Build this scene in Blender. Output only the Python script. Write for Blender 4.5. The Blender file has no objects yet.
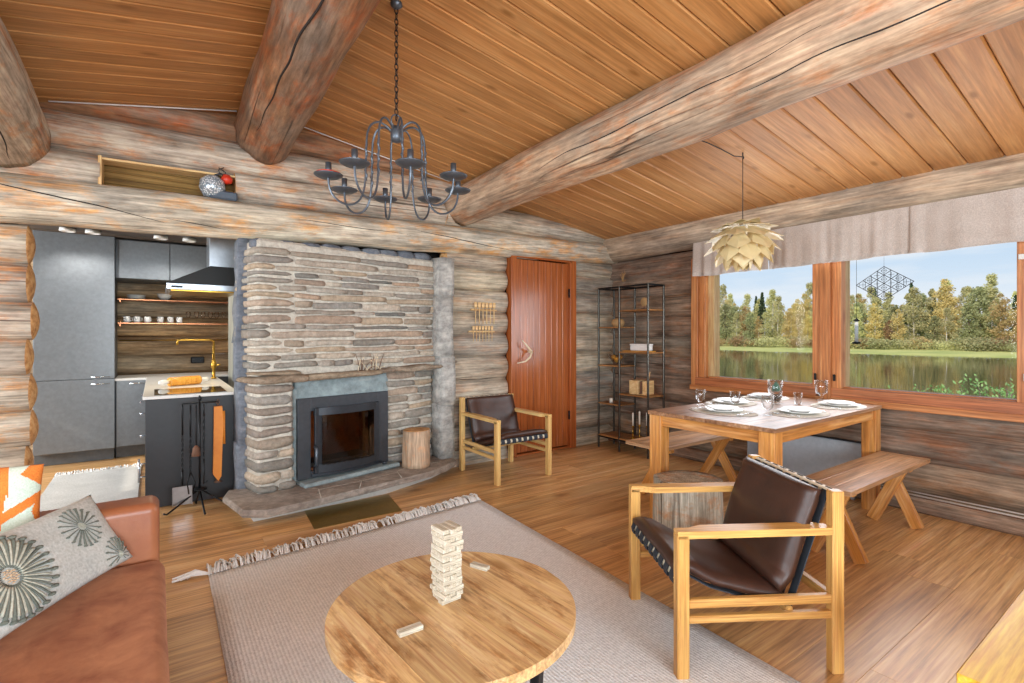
import bpy, bmesh, math, random
from mathutils import Vector, Matrix, noise
S = bpy.context.scene
COL = S.collection
PI = math.pi
rnd = random.Random(7)

# ------------------------------------------------------------------ colours / materials
def hx(h, a=1.0):
    h = h.lstrip('#'); r = [int(h[i:i+2], 16)/255 for i in (0, 2, 4)]
    return tuple([(c/12.92 if c <= .04045 else ((c+.055)/1.055)**2.4) for c in r]+[a])

class NT:
    def __init__(s, name):
        s.m = bpy.data.materials.new(name); s.m.use_nodes = True
        s.n = s.m.node_tree.nodes; s.l = s.m.node_tree.links
        s.b = s.n['Principled BSDF']; s.out = s.n['Material Output']
    def node(s, t, **kw):
        nd = s.n.new(t)
        for k, v in kw.items(): setattr(nd, k, v)
        return nd
    def put(s, sock, v):
        if hasattr(v, 'is_output') or hasattr(v, 'links'): s.l.new(v, sock)
        else: sock.default_value = v
    def gco(s, scale=(1, 1, 1)):
        a = s.node('ShaderNodeAttribute', attribute_name='gco')
        mp = s.node('ShaderNodeMapping'); mp.inputs['Scale'].default_value = scale
        s.l.new(a.outputs['Vector'], mp.inputs['Vector']); return mp.outputs[0]
    def obj(s, scale=(1, 1, 1)):
        a = s.node('ShaderNodeTexCoord')
        mp = s.node('ShaderNodeMapping'); mp.inputs['Scale'].default_value = scale
        s.l.new(a.outputs['Object'], mp.inputs['Vector']); return mp.outputs[0]
    def noise(s, vec, sc=1, det=4, rough=.55, dist=0):
        nd = s.node('ShaderNodeTexNoise'); nd.inputs['Scale'].default_value = sc
        nd.inputs['Detail'].default_value = det; nd.inputs['Roughness'].default_value = rough
        nd.inputs['Distortion'].default_value = dist
        s.l.new(vec, nd.inputs['Vector']); return nd.outputs['Fac']
    def ramp(s, fac, stops, const=False):
        r = s.node('ShaderNodeValToRGB'); cr = r.color_ramp
        if const: cr.interpolation = 'CONSTANT'
        while len(cr.elements) < len(stops): cr.elements.new(.5)
        for e, (p, c) in zip(cr.elements, stops):
            e.position = p; e.color = hx(c) if isinstance(c, str) else (c, c, c, 1)
        s.put(r.inputs[0], fac); return r.outputs[0]
    def mix(s, f, a, b, mode='MIX'):
        m = s.node('ShaderNodeMix', data_type='RGBA', blend_type=mode)
        s.put(m.inputs[0], f)
        s.put(m.inputs[6], hx(a) if isinstance(a, str) else a); s.put(m.inputs[7], hx(b) if isinstance(b, str) else b)
        return m.outputs[2]
    def math(s, op, a, b=0.0, c=None):
        m = s.node('ShaderNodeMath', operation=op); s.put(m.inputs[0], a); s.put(m.inputs[1], b)
        if c is not None: s.put(m.inputs[2], c)
        return m.outputs[0]
    def bump(s, h, strength=.4, dist=.01):
        b = s.node('ShaderNodeBump'); b.inputs['Strength'].default_value = strength; b.inputs['Distance'].default_value = dist
        s.l.new(h, b.inputs['Height']); s.l.new(b.outputs[0], s.b.inputs['Normal'])
    def island(s):
        return s.node('ShaderNodeNewGeometry').outputs['Random Per Island']
    def col(s, c): s.put(s.b.inputs['Base Color'], hx(c) if isinstance(c, str) else c)
    def set(s, **kw):
        for k, v in kw.items(): s.put(s.b.inputs[k.replace('_', ' ')], v)

def plain(name, c, rough=.5, metal=0, **kw):
    t = NT(name); n = t.noise(t.obj((30, 30, 30)), 1, 3)
    t.col(t.mix(.12, c, t.ramp(n, [(.3, .0), (.7, 1.0)]), 'SOFT_LIGHT'))
    t.set(Roughness=rough, Metallic=metal)
    for k, v in kw.items(): t.set(**{k: v})
    return t.m

def wood(name, dark, mid, light, grain=(1.2, 20, 20), rough=.55, patch=None, patch_amt=.5, patch_scale=(.8, 3.5, 3.5), grey=None,
         crack=0, knots=0, isl=.25, bump=.3, bd=.004, contrast=.22, spec=.4, hue=0.0, finef=.5):
    t = NT(name)
    a = t.gco(grain); isl_v = t.island()
    n1 = t.noise(a, 1, 9, .68, .2)
    if crack: contrast = .36
    c = t.ramp(n1, [(.5-contrast, dark), (.5, mid), (.5+contrast, light)])
    if grey:
        ng = t.noise(t.gco((.6, 2.2, 2.2)), 1.3, 4, .6)
        c = t.mix(t.ramp(ng, [(.42, 0.0), (.62, .75)]), c, t.mix(n1, grey[0], grey[1]))
    if patch:
        np_ = t.noise(t.gco((patch_scale[0], patch_scale[1]*1.8, patch_scale[2]*1.8)), 1.7, 8, .72, .2)
        c = t.mix(t.math('MULTIPLY', t.ramp(np_, [(.50, 0.0), (.66, 1.0)]), patch_amt), c, patch)
    fine = t.noise(t.gco((grain[0]*3, grain[1]*5, grain[2]*5)), 1, 3)
    c = t.mix(finef, c, t.ramp(fine, [(.3, .15), (.7, .85)]), 'OVERLAY')
    if crack:
        streak = t.noise(t.gco((1.6, 34, 34)), 1, 5, .7)
        c = t.mix(t.ramp(streak, [(.30, .7), (.42, 0.0)]), c, dark)
        blot = t.noise(t.gco((2.2, 6, 6)), 1.5, 5, .7)
        c = t.mix(.8, c, t.ramp(blot, [(.28, .22), (.72, .78)]), 'OVERLAY')
    if knots:
        v = t.node('ShaderNodeTexVoronoi'); v.inputs['Scale'].default_value = 1
        t.l.new(t.gco((knots, knots*2.6, knots*2.6)), v.inputs['Vector'])
        k = t.ramp(v.outputs['Distance'], [(.06, .85), (.16, 0.0)])
        c = t.mix(k, c, dark)
    h = n1
    if crack:
        nc = t.noise(t.gco((.07, 3.2, 3.2)), 1.1, 4, .45, 0)
        d = t.math('ABSOLUTE', t.math('SUBTRACT', nc, .5))
        cr = t.ramp(d, [(.0, 1.0), (crack*.55, 0.0)])
        gate = t.ramp(t.noise(t.gco((.5, 1.2, 1.2)), 1, 2), [(.52, 0.0), (.60, 1.0)])
        cr = t.math('MULTIPLY', cr, gate)
        c = t.mix(t.math('MULTIPLY', cr, .85), c, '2b2019')
        h = t.math('SUBTRACT', n1, t.math('MULTIPLY', cr, 2.0))
    hsv = t.node('ShaderNodeHueSaturation')
    t.put(hsv.inputs['Value'], t.math('MULTIPLY_ADD', isl_v, isl*2, 1-isl))
    t.put(hsv.inputs['Hue'], t.math('MULTIPLY_ADD', isl_v, hue, .5-hue/2))
    t.put(hsv.inputs['Color'], c); t.col(hsv.outputs[0])
    t.set(Roughness=rough); t.b.inputs['Specular IOR Level'].default_value = spec
    t.bump(h, bump, bd)
    return t.m

M = {}
M['log'] = wood('weathered_log', '7c6c5c', 'bfb09c', 'dfd4c4', (1.0, 14, 14), .8, patch='cc8848', patch_amt=.85, patch_scale=(1.5, 2.6, 2.6), grey=('857c72', 'b5aca0'), crack=.012, knots=1.1, bump=.6, bd=.012, isl=.16, hue=.02, spec=.2)
M['log_back'] = wood('grey_tan_log', '766858', 'b4a590', 'd6cab6', (1.0, 14, 14), .8, patch='b98150', patch_amt=.5, grey=('77736c', 'a8a49b'), crack=.012, knots=1.1, bump=.6, bd=.012, isl=.16, hue=.02, spec=.2)
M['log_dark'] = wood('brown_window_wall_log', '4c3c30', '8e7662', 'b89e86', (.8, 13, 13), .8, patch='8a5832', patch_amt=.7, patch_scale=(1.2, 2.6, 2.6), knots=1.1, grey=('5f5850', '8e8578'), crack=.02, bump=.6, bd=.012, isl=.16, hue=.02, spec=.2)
M['log_red'] = wood('red_brown_log', '4a3222', '946a4a', 'c0966c', (1.2, 9, 9), .6, patch='a4582a', patch_amt=.9, patch_scale=(1.6, 2.4, 2.4), grey=('6d6258', '9a9084'), crack=.016, bump=.6, bd=.015, isl=.05)
M['log_purlin'] = wood('tan_purlin_log', '7a604a', 'bea084', 'dec4a6', (1.0, 10, 10), .65, patch='b4703c', patch_amt=.8, patch_scale=(1.4, 2.4, 2.4), grey=('877868', 'b0a190'), crack=.012, bump=.5, bd=.012, isl=.05)
M['log_eave'] = wood('grey_eave_log', '8a745e', 'b8a28a', 'd2bea4', (1.0, 12, 12), .75, patch='a97c55', patch_amt=.4, grey=('80766a', 'a3978a'), crack=.008, bump=.4, bd=.01, isl=.05)
M['log_kitchen'] = wood('kitchen_log', '7a5c3e', 'b8946a', 'dcbe98', (1.0, 14, 14), .7, patch='6a4a2c', patch_amt=.7, grey=('8c7d69', 'b0a48f'), crack=.01, bump=.5, bd=.01, isl=.1)
def endgrain():
    t = NT('sawn_log_end')
    a = t.gco((1, 1, 1)); w = t.node('ShaderNodeTexNoise'); w.inputs['Scale'].default_value = 9; t.l.new(a, w.inputs['Vector'])
    n = t.noise(t.gco((4, 10, 10)), 2, 6, .65)
    c = t.ramp(n, [(.3, '8a5a30'), (.5, 'c48f58'), (.7, 'dcb27c')]); t.col(c); t.set(Roughness=.75); t.bump(n, .4, .006); return t.m
M['end'] = endgrain()
M['ceil'] = wood('ceiling_board', '90602f', 'bc8650', 'd6a872', (1.0, 16, 16), .5, patch='94643a', patch_amt=.35, knots=2.6, isl=.09, bump=.15, bd=.002, contrast=.34, spec=.35, finef=.25)
M['ceil_back'] = plain('ceiling_gap', '3a2414', .9)
M['floor'] = wood('oiled_oak_floor', '94693e', 'cb9c66', 'e2bc8c', (.8, 17, 17), .34, patch='946438', patch_amt=.4, patch_scale=(.8, 4, 4), knots=1.3, isl=.15, bump=.12, bd=.002, contrast=.26, spec=.4)
M['dark_gap'] = plain('dark_gap', '2a2420', .9)
M['door'] = wood('varnished_door', '7c3e1e', 'a2582c', 'b87042', (.8, 22, 22), .22, isl=.08, bump=.05, bd=.001, contrast=.35, spec=.5)
M['pine'] = wood('window_pine', '9c5a30', 'bc7a48', 'd49c6a', (1.0, 20, 20), .4, patch='a2552a', patch_amt=.5, knots=2.0, isl=.08, bump=.1, bd=.002)
M['pine_red'] = wood('red_stained_pine', '7f4424', 'a86640', 'c08258', (1.0, 20, 20), .4, knots=2.0, isl=.06, bump=.1, bd=.002)
M['chairwood'] = wood('oiled_chair_oak', 'b8884a', 'd8ae6c', 'e8c88e', (1.5, 40, 40), .38, isl=.06, bump=.06, bd=.001, contrast=.3)
M['chairwood_near'] = wood('golden_chair_oak', 'a4743a', 'cc9c58', 'e0b87c', (1.5, 40, 40), .35, isl=.08, bump=.06, bd=.001, contrast=.35, patch='b06a2c', patch_amt=.5)
M['table'] = wood('acacia_table', '6f4a30', '966c4c', 'b48e6c', (1.0, 12, 12), .42, patch='6f422a', patch_amt=.5, knots=1.4, isl=.14, bump=.08, bd=.001, spec=.35)
M['tableleg'] = wood('orange_table_leg', 'a06428', 'c88844', 'e0b07c', (1.2, 14, 14), .38, patch='9c5626', patch_amt=.4, isl=.08, bump=.08, bd=.001)
M['bench'] = wood('bench_plank', '876040', 'b88a62', 'd6b08a', (1.0, 12, 12), .35, patch='8a5732', patch_amt=.5, isl=.12, bump=.08, bd=.001, spec=.5)
M['mango'] = wood('mango_wood', 'a8804e', 'd2ac78', 'e6caa0', (1.3, 20, 20), .34, patch='8f5a28', patch_amt=.8, patch_scale=(2.5, 5, 5), knots=2.0, isl=.2, bump=.08, bd=.001, contrast=.34, spec=.4)
M['yellow'] = wood('yellow_pine', 'b0801c', 'd8aa36', 'e8c45c', (1.5, 20, 20), .4, isl=.05, bump=.06, bd=.001)
M['block'] = wood('pale_game_block', 'a89c84', 'c4bba8', 'cfc8b8', (6, 60, 60), .6, isl=.06, bump=.1, bd=.001)
M['stumpbark'] = wood('grey_stump', '5e574e', 'a09888', 'c8bfb0', (1.5, 26, 26), .85, patch='a8703e', patch_amt=.8, patch_scale=(7, 2, 2), crack=.05, bump=.9, bd=.012)
M['stumppale'] = wood('pale_stump', '8c7560', 'b89e84', 'd2bba0', (2, 20, 20), .8, patch='d89a6c', patch_amt=.6, patch_scale=(6, 4, 4), bump=.4, bd=.006)
M['brownboard'] = wood('rough_sawn_board', '4b3319', '80602f', '9d7a46', (.8, 40, 40), .8, isl=.12, bump=.4, bd=.004)
M['shelfwood'] = wood('shelf_board', '6c4522', '9a6a3c', 'b88754', (1.2, 16, 16), .5, isl=.1)
M['greyboard'] = wood('grey_board', '6f6e64', '8e8b7e', 'a5a294', (1, 16, 16), .75, isl=.08)
M['lightwood'] = wood('pale_birch', 'b98e58', 'd8b27c', 'e8cb9c', (2, 30, 30), .5)
M['orangewood'] = wood('orange_beech', 'b86f20', 'd99638', 'eab35c', (2, 30, 30), .4)

def stone(name, stops, rough=.85, bump=.8, sc=6, spot='5c4a3a', spots=.4):
    t = NT(name); isl = t.island()
    o = t.obj((1, 1, 1)); add = t.node('ShaderNodeVectorMath', operation='ADD'); cmb = t.node('ShaderNodeCombineXYZ')
    m = t.math('MULTIPLY', isl, 37.0); t.put(cmb.inputs[0], m); t.put(cmb.inputs[1], m); t.put(add.inputs[1], cmb.outputs[0]); t.l.new(o, add.inputs[0])
    base = t.ramp(isl, stops)
    mp = t.node('ShaderNodeMapping'); mp.inputs['Scale'].default_value = (1, 1, 3); t.l.new(add.outputs[0], mp.inputs[0])
    n = t.noise(mp.outputs[0], sc, 8, .7, .5); n2 = t.noise(add.outputs[0], sc*5, 6, .7)
    c = t.mix(t.ramp(n, [(.4, 0.0), (.62, spots)]), base, spot)
    c = t.mix(.55, c, t.ramp(n2, [(.25, .15), (.75, .85)]), 'OVERLAY')
    c = t.mix(t.ramp(n, [(.25, .35), (.4, 0.0)]), c, 'd8d0c4')
    t.col(c); t.set(Roughness=rough); t.b.inputs['Specular IOR Level'].default_value = .3
    t.bump(t.math('ADD', n, t.math('MULTIPLY', n2, .5)), bump, .012); return t.m
M['stone'] = stone('slate_course', [(0, 'b4aa9e'), (.15, '8c867e'), (.3, 'b8a48c'), (.45, 'c4b8a8'), (.55, '6e6e6a'), (.65, 'b0a89c'), (.8, 'b89c84'), (.9, '86807a'), (1, 'aaa69e')], spot='80705e')
M['slab'] = stone('hearth_slab', [(0, '9a9188'), (.5, 'a89c90'), (1, '948c86')], sc=4, spot='6c6058', spots=.6)
M['mantel'] = stone('mantel_slate', [(0, 'a08c74'), (.5, '958a7e'), (1, 'aa9880')], sc=6, spot='5a3f28', spots=.6)
M['pillar'] = stone('pale_pillar_stone', [(0, 'c0beb8'), (.5, 'b0aea8'), (1, 'c8c4bc')], sc=4, spot='7c7a78', spots=.7)
M['bluestone'] = stone('blue_grey_stone', [(0, '6d7580'), (.5, '777c84'), (1, '6a6f78')], sc=5, spot='4c525c', spots=.5)
M['soap'] = stone('soapstone', [(0, '8d9a9c'), (1, '98a2a2')], sc=3, spot='7a8688', spots=.4, bump=.25)
M['mortar'] = stone('mortar', [(0, 'c8c1b4'), (1, 'c0b9ac')], sc=5, spot='a49c90', spots=.4, bump=.6)
M['black_metal'] = plain('black_iron', '1d1e20', .45, .6)
M['grey_iron'] = plain('wrought_iron', '5e646c', .42, .7)
M['insert'] = plain('charcoal_steel', '44474c', .45, .35)
M['insert_door'] = plain('dark_cast_iron', '3b3f45', .35, .5)
M['steel'] = plain('brushed_steel', 'a8acb2', .28, .9)
M['chrome'] = plain('polished_steel', 'c9ccd0', .15, 1)
M['brass'] = plain('brass', 'b08a3c', .28, 1)
M['brass_dull'] = plain('dull_brass_sheet', '9a8040', .42, .8)
M['copper'] = plain('copper', 'c9845c', .3, .8)
M['cab'] = plain('grey_cabinet', '71767b', .32)
M['cab_edge'] = plain('grey_cabinet_edge', '5e6266', .45)
M['black_panel'] = plain('black_panel', '232427', .5)
M['black_glass'] = plain('black_glass', '1a1815', .04)
M['counter'] = plain('light_counter', 'd8d5d0', .3)
M['hoodblack'] = plain('black_glass_hood', '0c0c0c', .5)
M['white'] = plain('white_porcelain', 'e8e6e2', .25)
M['whitepaint'] = plain('white_paint', 'dcdad6', .5)
M['candle'] = plain('candle_wax', 'ece6d8', .5)
M['radiator'] = plain('grey_radiator', '9fa3a8', .35)
M['plinth'] = plain('white_plinth', 'c9c4bc', .7)
M['darkceil'] = plain('dark_kitchen_ceiling', '4a4038', .5)
M['red'] = plain('red_paint', 'c8341c', .4)
M['orange'] = plain('orange_sheath', 'e0862c', .55)
M['horn'] = plain('pale_antler', 'e2cfae', .5)
M['navy'] = plain('navy_webbing', '2a3038', .8)
M['wicker'] = plain('wicker', 'b08a5c', .8)
M['fruit'] = plain('orange_fruit', 'd99a3a', .5)
M['plantgreen'] = plain('succulent_green', '5f8a78', .5)
M['slateblue'] = plain('slate_blue_paint', '4a5460', .5)
M['wire'] = plain('black_wire', '202226', .5)
M['twig'] = plain('brown_twig', '6a4a38', .8)
M['soil'] = plain('dark_ash', '4a423c', .95)

def leather(name, c1, c2, rough, fuzz=0, sc=4):
    t = NT(name); n = t.noise(t.obj((1, 1, 1)), sc, 6, .6, .4); n2 = t.noise(t.obj((1, 1, 1)), sc*30, 3)
    t.col(t.mix(t.ramp(n, [(.35, 0.0), (.68, 1.0)]), c1, c2)); t.set(Roughness=rough)
    if fuzz: t.b.inputs['Sheen Weight'].default_value = fuzz; t.b.inputs['Sheen Tint'].default_value = hx('e0a080')
    t.bump(t.math('ADD', n, t.math('MULTIPLY', n2, .3)), .15, .01); return t.m
M['leather_arm'] = leather('tan_leather', '94583a', 'aa6e4a', .38)
M['suede'] = leather('rust_suede', '7e482f', 'b07a56', .8, .3, 8)
M['leather_brown'] = leather('dark_brown_leather', '38221a', '472c21', .42, 0, 5)

def fabric(name, c1, c2, sc=180, bump=.4, rough=.95):
    t = NT(name); o = t.obj((1, 1, 1)); n = t.noise(o, 5, 5); n2 = t.noise(o, sc, 3)
    c = t.mix(t.ramp(n, [(.3, 0.0), (.7, 1.0)]), c1, c2)
    t.col(t.mix(.4, c, t.ramp(n2, [(.3, .25), (.7, .75)]), 'OVERLAY')); t.set(Roughness=rough); t.bump(n2, bump, .003); return t.m
def rugmat(name, c1, c2):
    t = NT(name); o = t.obj((1, 1, 1))
    w = t.node('ShaderNodeTexWave', wave_type='BANDS', bands_direction='X'); w.inputs['Scale'].default_value = 22; w.inputs['Distortion'].default_value = 2.5; w.inputs['Detail'].default_value = 2; w.inputs['Detail Scale'].default_value = 4
    t.l.new(o, w.inputs['Vector'])
    v = t.noise(t.obj((60, 90, 60)), 1, 3); 
    f = t.math('ADD', t.math('MULTIPLY', w.outputs['Fac'], .32), t.math('MULTIPLY', v, .9))
    t.col(t.ramp(f, [(.3, c1), (.9, c2)])); t.set(Roughness=.95); t.b.inputs['Specular IOR Level'].default_value = .1; t.bump(f, .7, .008); return t.m
M['rug'] = rugmat('woven_wool_rug', 'd4d4d4', 'fafafa')
M['yarn'] = fabric('wool_yarn', 'dcdad6', 'f4f2ee')
M['kitrug'] = fabric('flat_grey_rug', 'b8b6b2', 'c8c6c2', 90)
M['cushion'] = fabric('grey_felt', 'b6b8b4', 'c8cac4', 120)
M['embroid'] = fabric('grey_green_thread', '5e635a', '7a8076', 120)
M['embroid_lt'] = fabric('pale_thread', 'b4b4a4', 'c8c8b8', 120)
M['embroid_bead'] = fabric('peach_thread', 'caa888', 'd8bc9c', 120)
M['mint'] = fabric('mint_cotton', 'c4d4c4', 'd4ded0', 200)
M['orangecloth'] = fabric('orange_cotton', 'd8762c', 'e48a3c', 200)
M['whitecloth'] = fabric('white_cotton', 'e2e4e2', 'eeeeea', 200)
M['valance'] = fabric('taupe_linen', 'b8ada4', 'c8beb6', 150)
M['placemat'] = fabric('pale_placemat', 'c9c2b4', 'd6d0c4', 100)
M['lampleaf'] = NT('cream_veneer').m
def lampm():
    t = NT('cream_lamp_veneer'); n = t.noise(t.obj((8, 8, 8)), 3, 3)
    t.col(t.mix(n, 'cdb685', 'e2cfa0')); t.set(Roughness=.45); t.b.inputs['Transmission Weight'].default_value = 0; return t.m
M['lampleaf'] = lampm()
def glassm(name, tint='ffffff', refl=1.0):
    t = NT(name); g = t.node('ShaderNodeBsdfGlossy'); g.inputs['Roughness'].default_value = .02
    tr = t.node('ShaderNodeBsdfTransparent'); tr.inputs[0].default_value = hx(tint)
    f = t.node('ShaderNodeFresnel'); f.inputs[0].default_value = 1.45 ; g.inputs['Roughness'].default_value = .0
    mx = t.node('ShaderNodeMixShader'); t.put(mx.inputs[0], t.math('MULTIPLY', f.outputs[0], refl)); t.l.new(tr.outputs[0], mx.inputs[1]); t.l.new(g.outputs[0], mx.inputs[2])
    t.l.new(mx.outputs[0], t.out.inputs[0]); return t.m
M['pane'] = glassm('window_glass', 'ffffff', .07)
M['fireglass'] = glassm('fire_glass', 'b8a898', .9)
M['glass'] = glassm('clear_glass', 'ffffff', .55)
def brick():
    t = NT('firebrick'); b = t.node('ShaderNodeTexBrick'); b.inputs['Scale'].default_value = 5; t.l.new(t.obj((1, 1, 1)), b.inputs['Vector'])
    n = t.noise(t.obj((1, 1, 1)), 6, 4)
    t.col(t.ramp(n, [(.3, '4c2a1a'), (.5, 'b0602c'), (.7, '6a4632')])); t.set(Roughness=.9); return t.m
M['brick'] = brick()
def water():
    t = NT('lake_water'); n = t.noise(t.obj((1.6, .5, 1)), 1, 3)
    t.col('16201c'); t.set(Roughness=.02); t.b.inputs['IOR'].default_value = 1.6; t.b.inputs['Specular IOR Level'].default_value = .8
    t.bump(n, .16, .05); return t.m
M['water'] = water()
def ground(name, a, b, sc):
    t = NT(name); n = t.noise(t.obj((1, 1, 1)), sc, 6); t.col(t.mix(t.ramp(n, [(.35, 0.0), (.65, 1.0)]), a, b)); t.set(Roughness=.95); return t.m
M['meadow'] = ground('shore_grass', '98a058', 'bcb870', .15)
M['lawn'] = ground('garden_ground', '6c7440', '8a8850', 1.5)
def leafm(name, a, b, transl=.35):
    t = NT(name); isl = t.island(); oi = t.node('ShaderNodeObjectInfo')
    c = t.mix(isl, a, b); hsv = t.node('ShaderNodeHueSaturation'); t.put(hsv.inputs['Color'], c)
    t.put(hsv.inputs['Value'], t.math('MULTIPLY_ADD', oi.outputs['Random'], .4, .8)); t.put(hsv.inputs['Hue'], t.math('MULTIPLY_ADD', oi.outputs['Random'], .03, .485))
    t.put(t.b.inputs['Base Color'], hsv.outputs[0]); t.set(Roughness=.8); t.b.inputs['Specular IOR Level'].default_value = .15
    tl = t.node('ShaderNodeBsdfTranslucent'); t.l.new(hsv.outputs[0], tl.inputs[0]); mx = t.node('ShaderNodeMixShader'); mx.inputs[0].default_value = transl
    t.l.new(t.b.outputs[0], mx.inputs[1]); t.l.new(tl.outputs[0], mx.inputs[2]); t.l.new(mx.outputs[0], t.out.inputs[0]); return t.m
M['lf_gold'] = leafm('golden_birch_leaves', 'e2c88c', 'c4b47c')
M['lf_olive'] = leafm('olive_leaves', 'c4c48c', 'd8d09c')
M['lf_green'] = leafm('green_leaves', '9ca478', 'b8b888')
M['lf_spruce'] = leafm('spruce_needles', '40523a', '566848', .1)
M['lf_rust'] = leafm('rust_leaves', 'bc9c70', 'a48c6c')
M['lf_bush'] = leafm('bush_leaves', 'a0a478', 'bcb488')
M['lf_shrub'] = leafm('shrub_leaves', '7fa860', 'a8c888')
M['reedm'] = leafm('dry_reed', 'a89a60', 'c4b67c')
M['birchbark'] = plain('birch_bark', 'c8c2b8', .8)
M['bark'] = plain('brown_bark', '6c5c4c', .9)

M['post_metal'] = plain('lightened_black_metal', '55524c', .3, .8)  # black metal lightened in colour to stand in for window reflections on the posts
M['rail_pale'] = plain('pale_ash_rail', 'e6dcc4', .5)
# ------------------------------------------------------------------ mesh builder
def E(x=0, y=0, z=0): return Matrix.Rotation(z, 4, 'Z') @ Matrix.Rotation(y, 4, 'Y') @ Matrix.Rotation(x, 4, 'X')
class MB:
    def __init__(s): s.v = []; s.f = []; s.g = []; s.mi = []; s.sm = []; s.x = Matrix.Identity(4)
    def add(s, vs, fs, gs, mi=0, smooth=False):
        b = len(s.v); s.v += [s.x @ Vector(p) for p in vs]; s.g += [tuple(q) for q in gs]
        s.f += [tuple(b+i for i in f) for f in fs]
        s.mi += mi if isinstance(mi, list) else [mi]*len(fs)
        s.sm += smooth if isinstance(smooth, list) else [smooth]*len(fs)
    def box(s, c, size, R=None, b=.003, mi=0, seed=None, ax=None, smooth=False, jit=0):
        h = [a/2 for a in size]; b = min(b, min(h)*.8)
        if ax is None: ax = max(range(3), key=lambda k: h[k])
        o = [ax, (ax+1) % 3, (ax+2) % 3]
        q = rnd.random()*50 if seed is None else seed
        vs = []; idx = {}
        for sx in (-1, 1):
            for sy in (-1, 1):
                for sz in (-1, 1):
                    sg = (sx, sy, sz)
                    for k in range(3):
                        p = [sg[i]*(h[i]-(0 if i == k else b)) for i in range(3)]
                        idx[sg+(k,)] = len(vs); vs.append(Vector(p))
        fs = []
        for k in range(3):
            a, d = [i for i in range(3) if i != k]
            for sk in (-1, 1):
                def key(sa, sd):
                    g = [0, 0, 0]; g[k] = sk; g[a] = sa; g[d] = sd; return tuple(g)+(k,)
                fs.append([idx[key(-1, -1)], idx[key(1, -1)], idx[key(1, 1)], idx[key(-1, 1)]])
        for e in range(3):
            a, d = [i for i in range(3) if i != e]
            for sa in (-1, 1):
                for sd in (-1, 1):
                    def kk(se, k):
                        g = [0, 0, 0]; g[e] = se; g[a] = sa; g[d] = sd; return tuple(g)+(k,)
                    fs.append([idx[kk(-1, a)], idx[kk(1, a)], idx[kk(1, d)], idx[kk(-1, d)]])
        for sx in (-1, 1):
            for sy in (-1, 1):
                for sz in (-1, 1): fs.append([idx[(sx, sy, sz, k)] for k in range(3)])
        gs = [(v[o[0]]+q, v[o[1]]+q*.37, v[o[2]]+q*.11) for v in vs]
        if R is not None: vs = [R @ v for v in vs]
        c = Vector(c); s.add([v+c for v in vs], fs, gs, mi, smooth)
    def beam(s, p0, p1, w, d, up=(0, 0, 1), b=.003, mi=0):
        p0 = Vector(p0); p1 = Vector(p1); z = (p1-p0); L = z.length; z.normalize(); u = Vector(up)
        y = u.cross(z)
        if y.length < 1e-4: y = Vector((1, 0, 0)).cross(z)
        y.normalize(); xx = y.cross(z)
        R = Matrix((z, y, -xx)).transposed().to_4x4()
        s.box((p0+p1)/2, (L, w, d), R, b, mi, ax=0)
    def rbox(s, c, size, r=.03, seg=4, R=None, mi=0, amp=0, sub=0, puff=0):
        bm = bmesh.new(); bmesh.ops.create_cube(bm, size=1)
        for v in bm.verts: v.co = Vector((v.co[i]*size[i] for i in range(3)))
        bmesh.ops.bevel(bm, geom=bm.edges[:], offset=min(r, min(size)*.49), segments=seg, affect='EDGES', profile=.5)
        if sub:
            for k in range(sub):
                eds = [e for e in bm.edges if e.calc_length() > max(size)/(2**(k+1))*.45]
                bmesh.ops.subdivide_edges(bm, edges=eds, cuts=1, use_grid_fill=True)
        vs = []
        for v in bm.verts:
            p = v.co.copy()
            if puff:
                fx = 1-(2*p.x/size[0])**2; fy = 1-(2*p.y/size[1])**2
                p.z += puff*max(0, fx)*max(0, fy)*(1 if p.z > 0 else 0)
            if amp: p += Vector(noise.noise_vector(p*5+Vector(c)))*amp
            vs.append(p)
        fs = [[v.index for v in f.verts] for f in bm.faces]; gs = [tuple(v) for v in vs]
        if R is not None: vs = [R @ v for v in vs]
        c = Vector(c); s.add([v+c for v in vs], fs, gs, mi, True); bm.free()
    def tube(s, pts, r, seg=8, caps=True, mi=0, rs=None, smooth=True, flat=1.0):
        pts = [Vector(p) for p in pts]; n = len(pts); vs = []; gs = []; fs = []
        t0 = (pts[1]-pts[0]).normalized(); ref = Vector((0, 0, 1)) if abs(t0.z) < .9 else Vector((1, 0, 0))
        u = t0.cross(ref).normalized(); L = 0; q = rnd.random()*30
        for i, p in enumerate(pts):
            t = (pts[min(i+1, n-1)]-pts[max(i-1, 0)]).normalized()
            u = (u-t*u.dot(t)).normalized(); w = t.cross(u)
            if i: L += (p-pts[i-1]).length
            rr = rs[i] if rs else r
            for k in range(seg):
                a = 2*PI*k/seg; vs.append(p+u*math.cos(a)*rr+w*math.sin(a)*rr*flat); gs.append((L+q, math.cos(a)*rr, math.sin(a)*rr))
        for i in range(n-1):
            for k in range(seg): fs.append([i*seg+k, i*seg+(k+1) % seg, (i+1)*seg+(k+1) % seg, (i+1)*seg+k])
        sm = [smooth]*len(fs)
        if caps: fs += [list(range(seg))[::-1], [(n-1)*seg+k for k in range(seg)]]; sm += [False, False]
        s.add(vs, fs, gs, mi, sm)
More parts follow.
